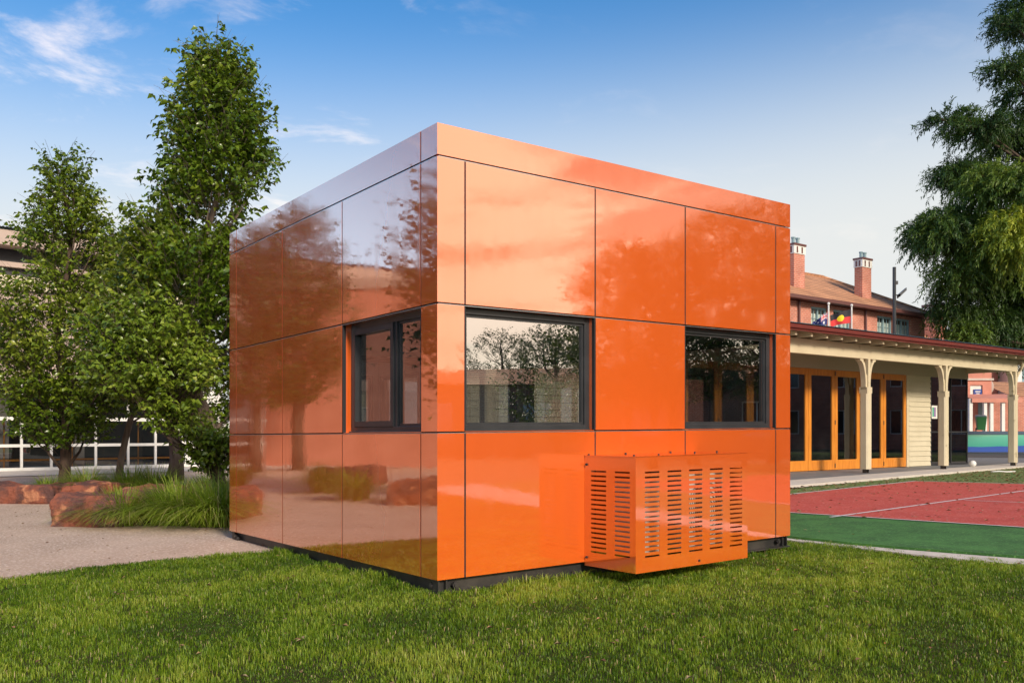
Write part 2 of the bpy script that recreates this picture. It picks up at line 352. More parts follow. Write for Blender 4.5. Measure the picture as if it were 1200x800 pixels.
# concrete edging, turf, court
E_in = [G(880,629), G(915,631.5), G(1000,640.5), G(1060,646), G(1200,657)]
E_out = [G(880,631), G(915,633.5), G(1000,643), G(1060,650), G(1200,664)]
def ext(a, b, d):
    l = math.dist(a,b); return (b[0]+(b[0]-a[0])/l*d, b[1]+(b[1]-a[1])/l*d)
e_in = [ext(E_in[1],E_in[0],7)] + E_in + [ext(E_in[-2],E_in[-1],9)]
e_out = [ext(E_out[1],E_out[0],7)] + E_out + [ext(E_out[-2],E_out[-1],9)]
sheet('concrete_edging', e_in + e_out[::-1], .02, M['conclight'], thick=.04)
n0 = G(927,604.5); n1 = G(1200,622.5); nd = (n1[0]-n0[0], n1[1]-n0[1]); nl = math.hypot(*nd); nd = (nd[0]/nl, nd[1]/nl)
n_start = (n0[0]-nd[0]*4.0, n0[1]-nd[1]*4.0); n_end = (n1[0]+nd[0]*11, n1[1]+nd[1]*11)
t0_ = G(927,582); t1_ = G(1072,566); t2_ = G(1200,569.5)
td = (t1_[0]-t0_[0], t1_[1]-t0_[1]); tl_ = math.hypot(*td); td = (td[0]/tl_, td[1]/tl_)
t_start = (t0_[0]-td[0]*5, t0_[1]-td[1]*5); kd = (t2_[0]-t1_[0], t2_[1]-t1_[1]); kl = math.hypot(*kd); kd = (kd[0]/kl,kd[1]/kl)
t_end = (t2_[0]+kd[0]*9, t2_[1]+kd[1]*9)
turf_top = [(p[0]-.0,p[1]+.01) for p in e_in]
sheet('synthetic_turf', turf_top + [(26,8),(24,19),(13,23),(6,20),(0.5,14.5)], .045, M['turf'], thick=.05)
sheet('red_court', [n_start, n0, n1, n_end, (n_end[0]+4,n_end[1]+6), t_end, t2_, t1_, t0_, t_start], .050, M['court'])
def line(a, b, wd, z=.0545):
    dx, dy = b[0]-a[0], b[1]-a[1]; l = math.hypot(dx,dy); nx, ny = -dy/l*wd/2, dx/l*wd/2
    return [(a[0]+nx,a[1]+ny,z),(b[0]+nx,b[1]+ny,z),(b[0]-nx,b[1]-ny,z),(a[0]-nx,a[1]-ny,z)]
mb = MB()
for k,(a,b,wd) in enumerate([(n_start,n_end,.055),(t_start,t1_,.055),(t1_,t_end,.055),(G(973,606,.05),ext(G(973,606,.05),G(1200,575,.05),6),.055),(G(1130,586,.05),ext(G(1130,586,.05),G(1200,589,.05),5),.045)]):
    q = line(a,b,wd, .0545+.0006*k); mb.add(q,[(3,2,1,0)])
tag(mb.build('court_lines', M['line'], normals=False), kind='structure')
# leaf-strewn grass between court and verandah
p_lip = [G(880,574,.09), G(927,569,.09), G(1140,551,.09), G(1200,546,.09)]
p_lip = [ext(p_lip[1],p_lip[0],10)] + p_lip + [ext(p_lip[-2],p_lip[-1],10)]
sheet('leaf_strewn_strip', [t_start, (t0_[0]-.02,t0_[1]+.03), (t1_[0],t1_[1]+.05), (t2_[0],t2_[1]+.05), t_end, (32,18), (34,29)] + [(p[0]-.1,p[1]+.3) for p in p_lip[::-1]] + [(-1,14)], .0475, M['dryturf'])
# verandah slab
VA = 13.26                                  # V coordinate of the post line
A_u = float(np.dot(U, (9.33,23.5)))
p_lip2 = [(p[0]+1.0*V[0], p[1]+1.0*V[1]) for p in p_lip]
back = [tuple(world(A_u+14, VA+8)[:2]), tuple(world(A_u-14, VA+8)[:2])]
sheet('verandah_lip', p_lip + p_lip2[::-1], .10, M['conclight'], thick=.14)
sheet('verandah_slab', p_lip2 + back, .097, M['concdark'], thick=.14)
# courtyard beyond
sheet('courtyard_asphalt', [tuple(world(A_u+6,VA+3)[:2]), tuple(world(A_u+40,VA-6)[:2]), tuple(world(A_u+60,VA+50)[:2]), tuple(world(A_u-10,VA+50)[:2]), tuple(world(A_u-10,VA+6)[:2])], .03, M['asphalt'])

# lawn blades
def smooth_noise(x, y, s, seed):
    r = np.random.default_rng(seed); o = np.zeros_like(x)
    for k in range(14):
        a = r.uniform(0,2*np.pi); f = s*r.uniform(.5,2.2); o += np.sin((x*np.cos(a)+y*np.sin(a))*f*2*np.pi + r.uniform(0,6.28))
    return o/14**.5
def in_poly(x, y, poly):
    ins = np.zeros(len(x), bool); n = len(poly); j = n-1
    for i in range(n):
        xi, yi = poly[i]; xj, yj = poly[j]
        c = ((yi > y) != (yj > y)) & (x < (xj-xi)*(y-yi)/((yj-yi) if yj!=yi else 1e-9)+xi)
        ins ^= c; j = i
    return ins
P0 = np.array([-.544, 6.48])
def blades(n, xr, yr, poly, h, wd, seed, z0=0.0, dens=None, lean=.55):
    r = np.random.default_rng(seed)
    x = r.uniform(*xr, n); y = r.uniform(*yr, n)
    k = in_poly(x, y, poly)
    loc = np.stack([(x-P0[0])*U[0]+(y-P0[1])*U[1], (x-P0[0])*V[0]+(y-P0[1])*V[1]])
    k &= ~((loc[0]>.02)&(loc[0]<4.2)&(loc[1]>.02)&(loc[1]<4.4))
    if dens is not None: k &= r.uniform(size=n) < dens(x, y)
    x, y = x[k], y[k]; n = len(x)
    ns = smooth_noise(x, y, .9, 3); n2 = smooth_noise(x, y, 3.5, 4); n3 = smooth_noise(x,y,.35,9)
    hh = h*(1+.30*ns+.25*n2)*r.uniform(.45,1.25,n); hh = np.clip(hh, .012, h*2)
    az = r.uniform(0,2*np.pi,n)+.0; 
    ln = r.uniform(.15,1,n)*lean*(1+.4*n2)
    dx, dy = np.cos(az), np.sin(az); wx, wy = -dy*wd*r.uniform(.6,1.3,n), dx*wd*r.uniform(.6,1.3,n)
    tw = r.uniform(-.6,.6,n); wx2, wy2 = wx*np.cos(tw)-wy*np.sin(tw), wx*np.sin(tw)+wy*np.cos(tw)
    V_ = np.zeros((n,5,3))
    V_[:,0] = np.stack([x-wx, y-wy, np.full(n,z0-.004)],1); V_[:,1] = np.stack([x+wx, y+wy, np.full(n,z0-.004)],1)
    mx_, my_ = x+dx*hh*ln*.35, y+dy*hh*ln*.35
    V_[:,2] = np.stack([mx_+wx2*.85, my_+wy2*.85, z0+hh*.62],1); V_[:,3] = np.stack([mx_-wx2*.85, my_-wy2*.85, z0+hh*.62],1)
    V_[:,4] = np.stack([x+dx*hh*ln*1.15, y+dy*hh*ln*1.15, z0+hh*(1-.35*ln)],1)
    b = np.arange(n)[:,None]*5
    F_ = np.concatenate([b+[0,1,2], b+[0,2,3], b+[3,2,4]],1).reshape(-1,3)
    rn = np.clip(.45+.15*ns+.15*n3+.12*n2+r.normal(0,.20,n),0,.93); dry = r.uniform(size=n)<.022; rn[dry]=1.0
    return V_.reshape(-1,3), F_, np.repeat(rn,5)
M['grass'] = leaf_mat('lawn_grass', [(0,(.035,.090,.004)),(.35,(.10,.185,.008)),(.65,(.18,.28,.016)),(.93,(.32,.38,.05)),(1.0,(.48,.40,.20))], rough=.45, trans=.35, spec=.3)
def frame_w(x, y):
    inside = (np.abs(x) < y*.60+.3) & (y > 3.9)
    near = np.clip((8.5/np.maximum(y,1))**1.3, .25, 1.0)
    return np.where(inside, near, .16)
def edge_w_(x, y):
    a = (x-P0[0])*U[0]+(y-P0[1])*U[1]; b = (x-P0[0])*V[0]+(y-P0[1])*V[1]
    d = np.maximum(np.maximum(-a, a-4.18), np.maximum(-b, b-4.4))
    return np.where((d>-.0)&(d<.14), np.clip(.55+.5*smooth_noise(x,y,1.7,12),0,1)*(1-d/.16), 0)
parts = [blades(1150000, (-9,9), (3.0,12.3), lawn_pts, .031, .0024, 21, dens=frame_w)]
# rank tufts along the chassis where the mower misses
def along(p, q, n, spread, h, seed):
    r = np.random.default_rng(seed); t = r.uniform(0,1,n)
    x = p[0]+(q[0]-p[0])*t; y = p[1]+(q[1]-p[1])*t
    poly = [(-50,-50),(50,-50),(50,50),(-50,50)]
    return x, y
parts.append(blades(420000, (-4,4), (6,11), lawn_pts, .062, .003, 77, dens=edge_w_, lean=.8))
vs = np.concatenate([p[0] for p in parts]); fs = np.concatenate([parts[0][1], parts[1][1]+len(parts[0][0])]); at = np.concatenate([p[2] for p in parts])
tag(np_mesh('lawn_grass', vs, fs, M['grass'], at), 'short mown green lawn with paler patches in the foreground', 'grass', kind='stuff')

# fallen leaves
def litter(n, poly, xr, yr, z, seed, size):
    r = np.random.default_rng(seed); x = r.uniform(*xr,n); y = r.uniform(*yr,n); k = in_poly(x,y,poly); x, y = x[k], y[k]; n = len(x)
    az = r.uniform(0,6.28,n); s = size*r.uniform(.5,1.3,n); c, si = np.cos(az), np.sin(az)
    zz = np.full(n,z)+r.uniform(0,.01,n)
    def pt(a,b,h): return np.stack([x+(c*a-si*b)*s, y+(si*a+c*b)*s, zz+h*s],1)
    t = r.uniform(.1,.6,n)
    vv = np.stack([pt(-1,0,.05), pt(0,-.45,t), pt(1,0,.1*t), pt(0,.45,t*.8)],1).reshape(-1,3)
    b = np.arange(n)[:,None]*4
    return vv, np.concatenate([b+[0,1,2], b+[0,2,3]],1).reshape(-1,3), np.repeat(r.uniform(size=n),4)
M['litter'] = leaf_mat('dead_leaves', [(0,(.16,.08,.035)),(.5,(.30,.19,.08)),(.8,(.42,.32,.17)),(1,(.40,.14,.05))], rough=.7, trans=.1)
strip_poly = [t_start, t0_, t1_, t2_, t_end, (32,18), (34,29)] + p_lip[::-1]
court_poly = [n_start, n0, n1, n_end, t_end, t2_, t1_, t0_, t_start]
turf_poly = e_in + [n_end, n1, n0, n_start]
sets = [litter(16000, strip_poly, (0,26),(12,30), .055, 1, .042), litter(2600, court_poly, (0,20),(6,22), .058, 2, .036), litter(160, turf_poly, (0,16),(4,14), .052, 3, .03),
        litter(420, lawn_pts, (-6,7),(4,10), .035, 4, .022), litter(420, [(-9,9)]+edge_w+[(-2,14),(-9,14)], (-9,-1),(7,14), .0, 5, .018)]
off = 0; VV=[]; FF=[]; AA=[]
for a,b,c in sets: VV.append(a); FF.append(b+off); AA.append(c); off += len(a)
tag(np_mesh('fallen_leaves', np.concatenate(VV), np.concatenate(FF), M['litter'], np.concatenate(AA)), 'dry brown leaves scattered over the grass strip, red court and lawn', 'fallen leaves', kind='stuff')

# ------------------------------------------------------------ the orange cabin
TILT = .011
def fx(x,y,z): return (x,y,z+TILT*(.8015*x-.598*y))
cab = thing('portable_cabin', 'glossy orange box-shaped portable cabin with dark framed windows standing on the lawn', 'cabin', (P0[0],P0[1],0), ANG)
LX, LY = 4.18, 4.40
ZB, ZS, ZH, ZF, ZT = .113, 1.19, 2.135, 3.21, 3.446
g = .0075
cX = [0,.243,1.542,2.635,3.947,LX]; cY = [0,.234,1.556,2.881,4.18,LY]
TK = .03
def panel(x0,x1,y0,y1,z0,z1):
    m_ = MB(); m_.box(x0,x1,y0,y1,z0,z1); m_.build('cladding_panel', M['orange'], cab, fix=fx)
rows = [(ZB,ZS),(ZS,ZH),(ZH,ZF)]
for r_, (z0,z1) in enumerate(rows):
    for c in range(5):
        a, b = cX[c]+(g if c else 0), cX[c+1]-(g if c<4 else 0)
        if not (r_==1 and c in (1,3)): panel(a,b,0,TK,z0+(g if r_ else 0),z1-g)            # front
        if not (r_==1 and c in (1,2,3)): panel(a,b,LY-TK,LY,z0+(g if r_ else 0),z1-g)        # rear
        a, b = max(cY[c]+(g if c else 0),TK), min(cY[c+1]-(g if c<4 else 0),LY-TK)
        if not (r_==1 and c==1): panel(0,TK,a,b,z0+(g if r_ else 0),z1-g)                  # left
        if not (r_==1 and c in (1,3)): panel(LX-TK,LX,a,b,z0+(g if r_ else 0),z1-g)
panel(0,LX,0,TK,ZF+g,ZT); panel(0,LX,LY-TK,LY,ZF+g,ZT)
for a,b in ((TK,cY[1]-g),(cY[1]+g,cY[4]-g),(cY[4]+g,LY-TK)): panel(0,TK,a,b,ZF+g,ZT); panel(LX-TK,LX,a,b,ZF+g,ZT)
# walls behind the panels
Hf = [(cX[1],cX[2],ZS,ZH),(cX[3],cX[4],ZS,ZH)]; Hl = [(cY[1],cY[2],ZS,ZH)]; Hr = [(cY[1],cY[2]+.35,ZS,ZH),(cY[3],cY[4],ZS,ZH)]; Hb = [(cX[1],cX[4],ZS,ZH)]
Hr = [(cY[1],cY[2],ZS,ZH),(cY[3],cY[4],ZS,ZH)]
m_ = MB()
o_ = TK+.004; th = .09
m_.holes('y', o_, o_+th, o_, LX-o_, ZB+.02, ZT-.03, Hf); m_.holes('y', LY-o_-th, LY-o_, o_, LX-o_, ZB+.02, ZT-.03, Hb)
m_.holes('x', o_, o_+th, o_+th, LY-o_-th, ZB+.02, ZT-.03, Hl); m_.holes('x', LX-o_-th, LX-o_, o_+th, LY-o_-th, ZB+.02, ZT-.03, Hr)
for (za,zb_) in ((ZB,ZS-g),(ZS+g,ZH-g),(ZH+g,ZF-g)):
    for x in cX[1:5]:
        m_.box(x-g+.0005,x+g-.0005,.002,TK+.003,za,zb_-.001); m_.box(x-g+.0005,x+g-.0005,LY-TK-.003,LY-.002,za,zb_-.001)
    for y in cY[1:5]:
        m_.box(.002,TK+.003,y-g+.0005,y+g-.0005,za,zb_-.001); m_.box(LX-TK-.003,LX-.002,y-g+.0005,y+g-.0005,za,zb_-.001)
for y in (cY[1],cY[4]): m_.box(.002,TK+.003,y-g+.0005,y+g-.0005,ZF+g,ZT-.001)
m_.build('wall', M['black_joint'], cab, fix=fx)
m_ = MB(); q0, q1 = o_+th+.001, o_+th+.012
m_.holes('y', q0, q1, q0, LX-q0, .22, 2.75, Hf); m_.holes('y', LY-q1, LY-q0, q0, LX-q0, .22, 2.75, Hb)
m_.holes('x', q0, q1, q1, LY-q1, .22, 2.75, Hl); m_.holes('x', LX-q1, LX-q0, q1, LY-q1, .22, 2.75, Hr)
m_.box(q0,LX-q0,q0,LY-q0,2.751,2.78)
m_.build('inner_lining', M['lining'], cab, fix=fx)
m_ = MB(); m_.box(q0,LX-q0,q0,LY-q0,.15,.215); m_.build('floor', M['carpet'], cab, fix=fx)
m_ = MB(); m_.box(TK+.002,LX-TK-.002,TK+.002,LY-TK-.002,ZT-.10,ZT-.06); m_.build('roof', M['roofmetal'], cab, fix=fx)
# pale aluminium joint strips
m_ = MB()
for z in (ZS,ZH,ZF):
    if z == ZF:
        segx = [(0.012,LX-.012)]; segy = [(.012,LY-.012)]
    else:
        segx = [(.012,LX-.012)]; segy=[(.012,LY-.012)]
    for a,b in segx:
        m_.box(a,b,.002,TK+.003,z-g+.001,z-g+.005); m_.box(a,b,LY-TK-.003,LY-.002,z-g+.001,z-g+.005)
    for a,b in segy:
        m_.box(.002,TK+.003,a+.022,b-.022,z-g+.001,z-g+.005); m_.box(LX-TK-.003,LX-.002,a+.022,b-.022,z-g+.001,z-g+.005)
m_.build('joint_trim', M['alu'], cab, fix=fx)

def window(axis, face, a0, a1, split=None, inward=1, rec=.07):
    """axis 'y': opening in a wall at y=face spanning x a0..a1"""
    w_ = MB()
    def B(mb, u0,u1,d0,d1,z0,z1):
        p, q = face+inward*d0, face+inward*d1
        if p>q: p,q = q,p
        if axis=='y': mb.box(u0,u1,p,q,z0,z1)
        else: mb.box(p,q,u0,u1,z0,z1)
    # orange reveal
    rv = MB(); t=.004; z0, z1 = ZS+.006, ZH-.006; b0, b1 = a0+.006, a1-.006
    B(rv,b0-t,b0,.031,rec,z0,z1); B(rv,b1,b1+t,.031,rec,z0,z1); B(rv,b0,b1,.031,rec,z1,z1+t); B(rv,b0,b1,.008,rec,z0-t,z0)
    fw = .048; d0, d1 = rec, rec+.075
    fr = MB()
    B(fr,b0,b0+fw,d0,d1,z0,z1); B(fr,b1-fw,b1,d0,d1,z0,z1); B(fr,b0+fw,b1-fw,d0,d1,z1-fw,z1); B(fr,b0+fw,b1-fw,d0,d1,z0,z0+fw)
    B(fr,b0+.01,b1-.01,d0-.028,d0-.001,z0,z0+.012)
    f = fr.build('window', M['charcoal'], cab, fix=fx, bevel=.003)
    rvo = rv.build('reveal', M['orange'], f, fix=fx)
    panes = [(b0+fw,b1-fw)] if split is None else [(b0+fw,split-.02),(split+.02,b1-fw)]
    if split is not None:
        mm = MB(); B(mm,split-.02,split+.02,d0+.002,d1-.002,z0+fw,z1-fw); mm.build('mullion', M['charcoal'], f, fix=fx)
    for k,(p0,p1) in enumerate(panes):
        sw = .045 if (split is not None and k==len(panes)-1) else .018
        s_ = MB()
        e=.001; zz0, zz1 = z0+fw+e, z1-fw-e; dd0, dd1 = (d0-.012, d0+.04) if sw>.03 else (d0+.018, d0+.05)
        B(s_,p0+e,p0+sw,dd0,dd1,zz0,zz1); B(s_,p1-sw,p1-e,dd0,dd1,zz0,zz1); B(s_,p0+sw,p1-sw,dd0,dd1,zz1-sw,zz1); B(s_,p0+sw,p1-sw,dd0,dd1,zz0,zz0+sw)
        s_.build('sash', M['charcoal'], f, fix=fx)
        gm = MB(); yy = face+inward*(d0+.03)
        if axis=='y': gm.quad((p0+sw*.8,yy,zz0+.01),(p1-sw*.8,yy,zz0+.01),(p1-sw*.8,yy,zz1-.01),(p0+sw*.8,yy,zz1-.01))
        else: gm.quad((yy,p0+sw*.8,zz0+.01),(yy,p1-sw*.8,zz0+.01),(yy,p1-sw*.8,zz1-.01),(yy,p0+sw*.8,zz1-.01))
        gm.build('pane', M['sideglass'] if (axis=='x' and face==0) else M['glass'], f, fix=fx)
window('y', 0, cX[1], cX[2]); window('y', 0, cX[3], cX[4])
window('x', 0, cY[1], cY[2], split=.77, rec=.085)
window('x', LX, cY[1], cY[2], inward=-1); window('x', LX, cY[3], cY[4], inward=-1)
window('y', LY, cX[1], cX[4], inward=-1, split=2.1)

# steel chassis (channel: web + flanges)
m_ = MB(); i0 = .055
for (a,b,c,d_) in ((i0,LX-i0,i0,i0+.012),(i0,LX-i0,LY-i0-.012,LY-i0),(i0,i0+.012,i0+.012,LY-i0-.012),(LX-i0-.012,LX-i0,i0+.012,LY-i0-.012)):
    m_.box(a,b,c,d_,.012,ZB+.02)
fl = .012
m_.box(-.0,LX,.0,i0+.06,0.0,fl); m_.box(0,LX,LY-i0-.06,LY,0,fl); m_.box(0,i0+.06,i0+.06,LY-i0-.06,0,fl); m_.box(LX-i0-.06,LX,i0+.06,LY-i0-.06,0,fl)
m_.box(i0+.012,LX-i0-.012,i0+.012,LY-i0-.012,ZB+.0,ZB+.02)
ch = m_.build('chassis', M['steel'], cab, fix=fx)
for (x,y) in ((.02,.02),(LX-.10,.02),(.02,LY-.10),(LX-.10,LY-.10)):
    k_ = MB(); k_.box(x+.001,x+.012,y+.001,y+.08,fl,ZB-.001); k_.box(x+.068,x+.08,y+.001,y+.08,fl,ZB-.001); k_.box(x+.012,x+.068,y+.034,y+.045,fl,ZB-.001)
    k_.build('corner_bracket', M['steel'], ch, fix=fx)
for (p,q) in (((.17,.054,.06),(.17,.004,.06)),((.054,.12,.06),(.01,.12,.06)),((.054,LY-.14,.06),(.0,LY-.14,.06)),((LX-.17,.054,.065),(LX-.17,.0,.065)),((.054,LY-.22,.04),(.0,LY-.22,.04))):
    k_ = MB(); k_.tube([p,q],.016,12); e = Vector(q); dd=(Vector(q)-Vector(p)).normalized(); k_.tube([e-dd*.03,e-dd*.008],.027,6)
    k_.build('bolt', M['steel'], ch, fix=fx)
# feet under the rear left run
for y in (1.2,2.4,3.6):
    k_=MB(); k_.box(.08,.22,y,y+.14,-.05,-.001); k_.build('pad', M['steel'], ch, fix=fx)

# air-conditioner cover on the front
def slotted(mb, axis, p0, p1, a0, a1, z0, z1, cols, nrow, zs0, pitch, sh):
    hs_ = [(c0,c1,zs0+k*pitch,zs0+k*pitch+sh) for c0,c1 in cols for k in range(nrow)]
    A = sorted({a0,a1,*[c for cc in cols for c in cc]})
    for i in range(len(A)-1):
        x0,x1 = A[i],A[i+1]; inside = any(abs(c0-x0)<1e-6 for c0,c1 in cols)
        segs = [(z0,z1)]
        if inside: segs = [(z0,zs0)] + [(zs0+k*pitch+sh, zs0+(k+1)*pitch) for k in range(nrow-1)] + [(zs0+(nrow-1)*pitch+sh, z1)]
        for s0,s1 in segs:
            if axis=='y': mb.box(x0,x1,p0,p1,s0,s1)
            else: mb.box(p0,p1,x0,x1,s0,s1)
C0, C1, CD = 1.424, 2.762, .595; CZ0, CZ1 = .085, .985
m_ = MB(); slotted(m_,'y',-CD,-CD+.004,C0,C1,CZ0,CZ1,[(C0+.10+k*.2515,C0+.26+k*.2515) for k in range(5)],18,CZ0+.115,.0385,.0135)
cov = m_.build('equipment_cover', M['orange'], cab, fix=fx)
m_ = MB(); sc_ = [(-.525,-.385),(-.255,-.105)]
sc_ = [(-.545,-.395),(-.225,-.06)]
slotted(m_,'x',C0,C0+.004,-CD+.004,-.002,CZ0,CZ1-.0,[(-CD+.065,-CD+.235),(-CD+.335,-CD+.515)],18,CZ0+.115,.0385,.0135)
m_.build('side_panel', M['orange'], cov, fix=fx)
m_ = MB(); slotted(m_,'x',C1-.004,C1,-CD+.004,-.002,CZ0,CZ1-.0,[(-CD+.065,-CD+.235),(-CD+.335,-CD+.515)],18,CZ0+.115,.0385,.0135)
m_.build('side_panel', M['orange'], cov, fix=fx)
m_ = MB(); m_.box(C0-.006,C1+.006,-CD-.006,-.001,CZ1+.0005,CZ1+.005); m_.build('lid', M['orange'], cov, fix=fx)
for p in ((C0+.03,-.02),(C0+.03,-CD+.05),(C0+.45,-.02),(C0+1.0,-.3),(C0+1.0,-.02),(C1-.05,-.3),(C0+.35,-.5)):
    k_=MB(); k_.tube([(p[0],p[1],CZ1+.005),(p[0],p[1],CZ1+.016)],.008,8); k_.build('screw', M['black_joint'], cov, fix=fx)
for p in ((C0,-.03,CZ1-.07),(C0,-.03,CZ0+.07)):
    k_=MB(); k_.tube([p,(p[0]-.012,p[1],p[2])],.010,8); k_.build('screw', M['black_joint'], cov, fix=fx)
k_=MB(); k_.tube([(C0+.72,-CD,CZ0+.035),(C0+.72,-CD-.008,CZ0+.035)],.010,8); k_.build('screw', M['black_joint'], cov, fix=fx)
M['acwhite'] = mat('condenser_enamel', (.62,.62,.58), rough=.4)
m_ = MB(); m_.box(C0+.13,C0+.47,-.46,-.12,.2,.80); m_.box(C0+.62,C0+1.18,-.50,-.14,.2,.85,0)
m_.build('condenser', M['acwhite'], cov, fix=fx, bevel=.01)
m_ = MB()
for k in range(10):
    a0_ = .03+k*.024
    n_=24
    for j in range(n_):
        t0=2*math.pi*j/n_; t1=2*math.pi*(j+1)/n_; cx0, cz0 = C0+.93,.52
        if j==n_-1 and False: continue
    m_.tube([(C0+.93+a0_*math.cos(2*math.pi*j/24),-.504,.52+a0_*math.sin(2*math.pi*j/24)) for j in range(25)],.003,4,cap=False)
m_.build('fan_guard', M['black_joint'], cov, fix=fx)

# something inside: bench and desk seen through the glass
dk = thing('desk', 'pale desk standing inside the orange cabin below the window', 'desk', world(float(np.dot(U,P0))+1.6, float(np.dot(V,P0))+3.55, .20), ANG)
m_ = MB(); m_.box(-.8,.8,-.35,.35,.70,.73); m_.build('desk_top', M['white'], dk)
for sx in (-.75,.71):
    for sy in (-.32,.28):
        k_ = MB(); k_.box(sx,sx+.04,sy,sy+.04,.0,.70); k_.build('leg', M['charcoal'], dk)
# ------------------------------------------------------------ verandah pavilion
ver = thing('verandah_pavilion', 'cream timber verandah building with orange glazed folding doors and oxide red gutter', 'pavilion', world(A_u, VA), ANG)
Q = 1.49                                       # wall line behind the posts
ZSL = .10
def vu(px, q=0.0): return uv(px, VA+q)[0]-A_u
end_u = vu(1187); left_u = -12.6
BT, BB = 3.46, 3.10
m_ = MB(); m_.box(left_u, end_u+.12, -.09, .09, BB, BT); m_.box(end_u-.06, end_u+.12, .09, 6, BB+.02, BT); m_.build('beam', M['cream'], ver)
m_ = MB(); m_.box(left_u, end_u+2.6, -.62, -.5, 3.55, 3.68); m_.box(left_u, end_u+2.6, -.66, -.62, 3.60, 3.69)
m_.box(end_u+2.6, end_u+2.72, -.62, 6.5, 3.535, 3.68); m_.build('gutter', M['oxide'], ver)
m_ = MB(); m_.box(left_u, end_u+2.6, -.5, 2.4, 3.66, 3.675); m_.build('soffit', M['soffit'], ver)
k_ = left_u+.2
while k_ < end_u+2.5:
    m_ = MB(); m_.box(k_, k_+.075, -.497, .9, 3.462, 3.655); m_.build('rafter', M['cream'], ver); k_ += .62
# corrugated roof
m_ = MB(); nx = int((end_u+2.8-left_u)/.038); 
xs = [left_u + i*.038 for i in range(nx+1)]
zz = lambda i: .012*(1 if i%2 else -1)
vts = [(x,-.68,3.715+zz(i)) for i,x in enumerate(xs)] + [(x,2.9,4.0+zz(i)) for i,x in enumerate(xs)] + [(x,6.4,3.70+zz(i)) for i,x in enumerate(xs)]
n = len(xs); m_.add(vts, [(i,i+1,n+i+1,n+i) for i in range(n-1)]+[(n+i,n+i+1,2*n+i+1,2*n+i) for i in range(n-1)])
m_.build('roof', M['roofmetal'], ver)
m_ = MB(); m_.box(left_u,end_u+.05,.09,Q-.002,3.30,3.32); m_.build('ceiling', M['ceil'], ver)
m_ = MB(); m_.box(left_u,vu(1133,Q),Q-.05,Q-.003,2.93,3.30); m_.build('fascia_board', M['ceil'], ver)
def post(x):
    p = thing('verandah_post', None, None); p.parent = ver; p.location = (x,0,0)
    return p
def make_post(x, brk=(-1,1)):
    m_ = MB(); s=.115
    # chamfered shaft
    c=.035; pts=[(-s+c,-s),(s-c,-s),(s,-s+c),(s,s-c),(s-c,s),(-s+c,s),(-s,s-c),(-s,-s+c)]
    m_.prism([(x+a,b) for a,b in pts], ZSL+.10, 2.20)
    m_.box(x-s,x+s,-s,s,2.20,2.36)
    m_.box(x-.05,x+.05,-s+.01,s-.01,2.36,BB)
    po = m_.build('post', M['cream'], ver)
    for sg in brk:
        pts = [(.05,2.30)]
        pts += [(.115,2.30)]
        for k in range(9):
            t = k/8*math.pi/2
            pts.append((.115+.25*(1-math.cos(t)), 2.42+ (BB-.05-2.42)*math.sin(t)))
        pts += [(.365,BB-.001),(.22,BB-.001)]
        for k in range(7):
            t = (1-k/6)*math.pi/2
            pts.append((.10+.11*(1-math.cos(t)), 2.72+.30*math.sin(t)))
        pts += [(.05,2.66)]
        pts = [(x+sg*a,b) for a,b in pts]
        if sg>0: pts = pts
        m2 = MB(); m2.prism_xz(pts if sg>0 else pts[::-1], -.07,.07); m2.build('bracket', M['cream'], po, normals=True)
    m3 = MB(); m3.box(x-.07,x-.055,-.05,.05,ZSL,ZSL+.13); m3.box(x+.055,x+.07,-.05,.05,ZSL,ZSL+.13); m3.box(x-.09,x+.09,-.07,.07,ZSL-.002,ZSL+.006); m3.build('foot', M['steel'], po)
for px_ in (1014.5,1105.5,1187): make_post(vu(px_))
for t in (-4.1,-8.2,-12.2): make_post(t)
# doors
edges_px = [1062,1035.5,1007.5,978.5,947.5]
ed = [vu(p,Q) for p in edges_px]; lw = ed[3]-ed[4]
while len(ed) < 9: ed.append(ed[-1]-lw)
ed = ed[::-1]
for k in range(len(ed)-1):
    x0,x1 = ed[k]+.006, ed[k+1]-.006; z0,z1 = ZSL+.01,2.93; st=.13
    m_ = MB(); y0,y1 = Q,Q+.05
    m_.box(x0,x0+st,y0,y1,z0,z1); m_.box(x1-st,x1,y0,y1,z0,z1); m_.box(x0+st,x1-st,y0,y1,z1-.18,z1); m_.box(x0+st,x1-st,y0,y1,z0,z0+.28)
    dr = m_.build('door', M['timber'], ver, bevel=.004)
    m_ = MB(); m_.quad((x0+st,y0+.03,z0+.28),(x1-st,y0+.03,z0+.28),(x1-st,y0+.03,z1-.18),(x0+st,y0+.03,z1-.18)); m_.build('pane', M['doorglass'], dr)
    if k%2:
        m_ = MB()
        for z in (z0+.12,1.45,z1-.1): m_.box(x0-.022,x0+.012,y0-.012,y0-.001,z-.06,z+.06)
        m_.build('hinge', M['steel'], dr)
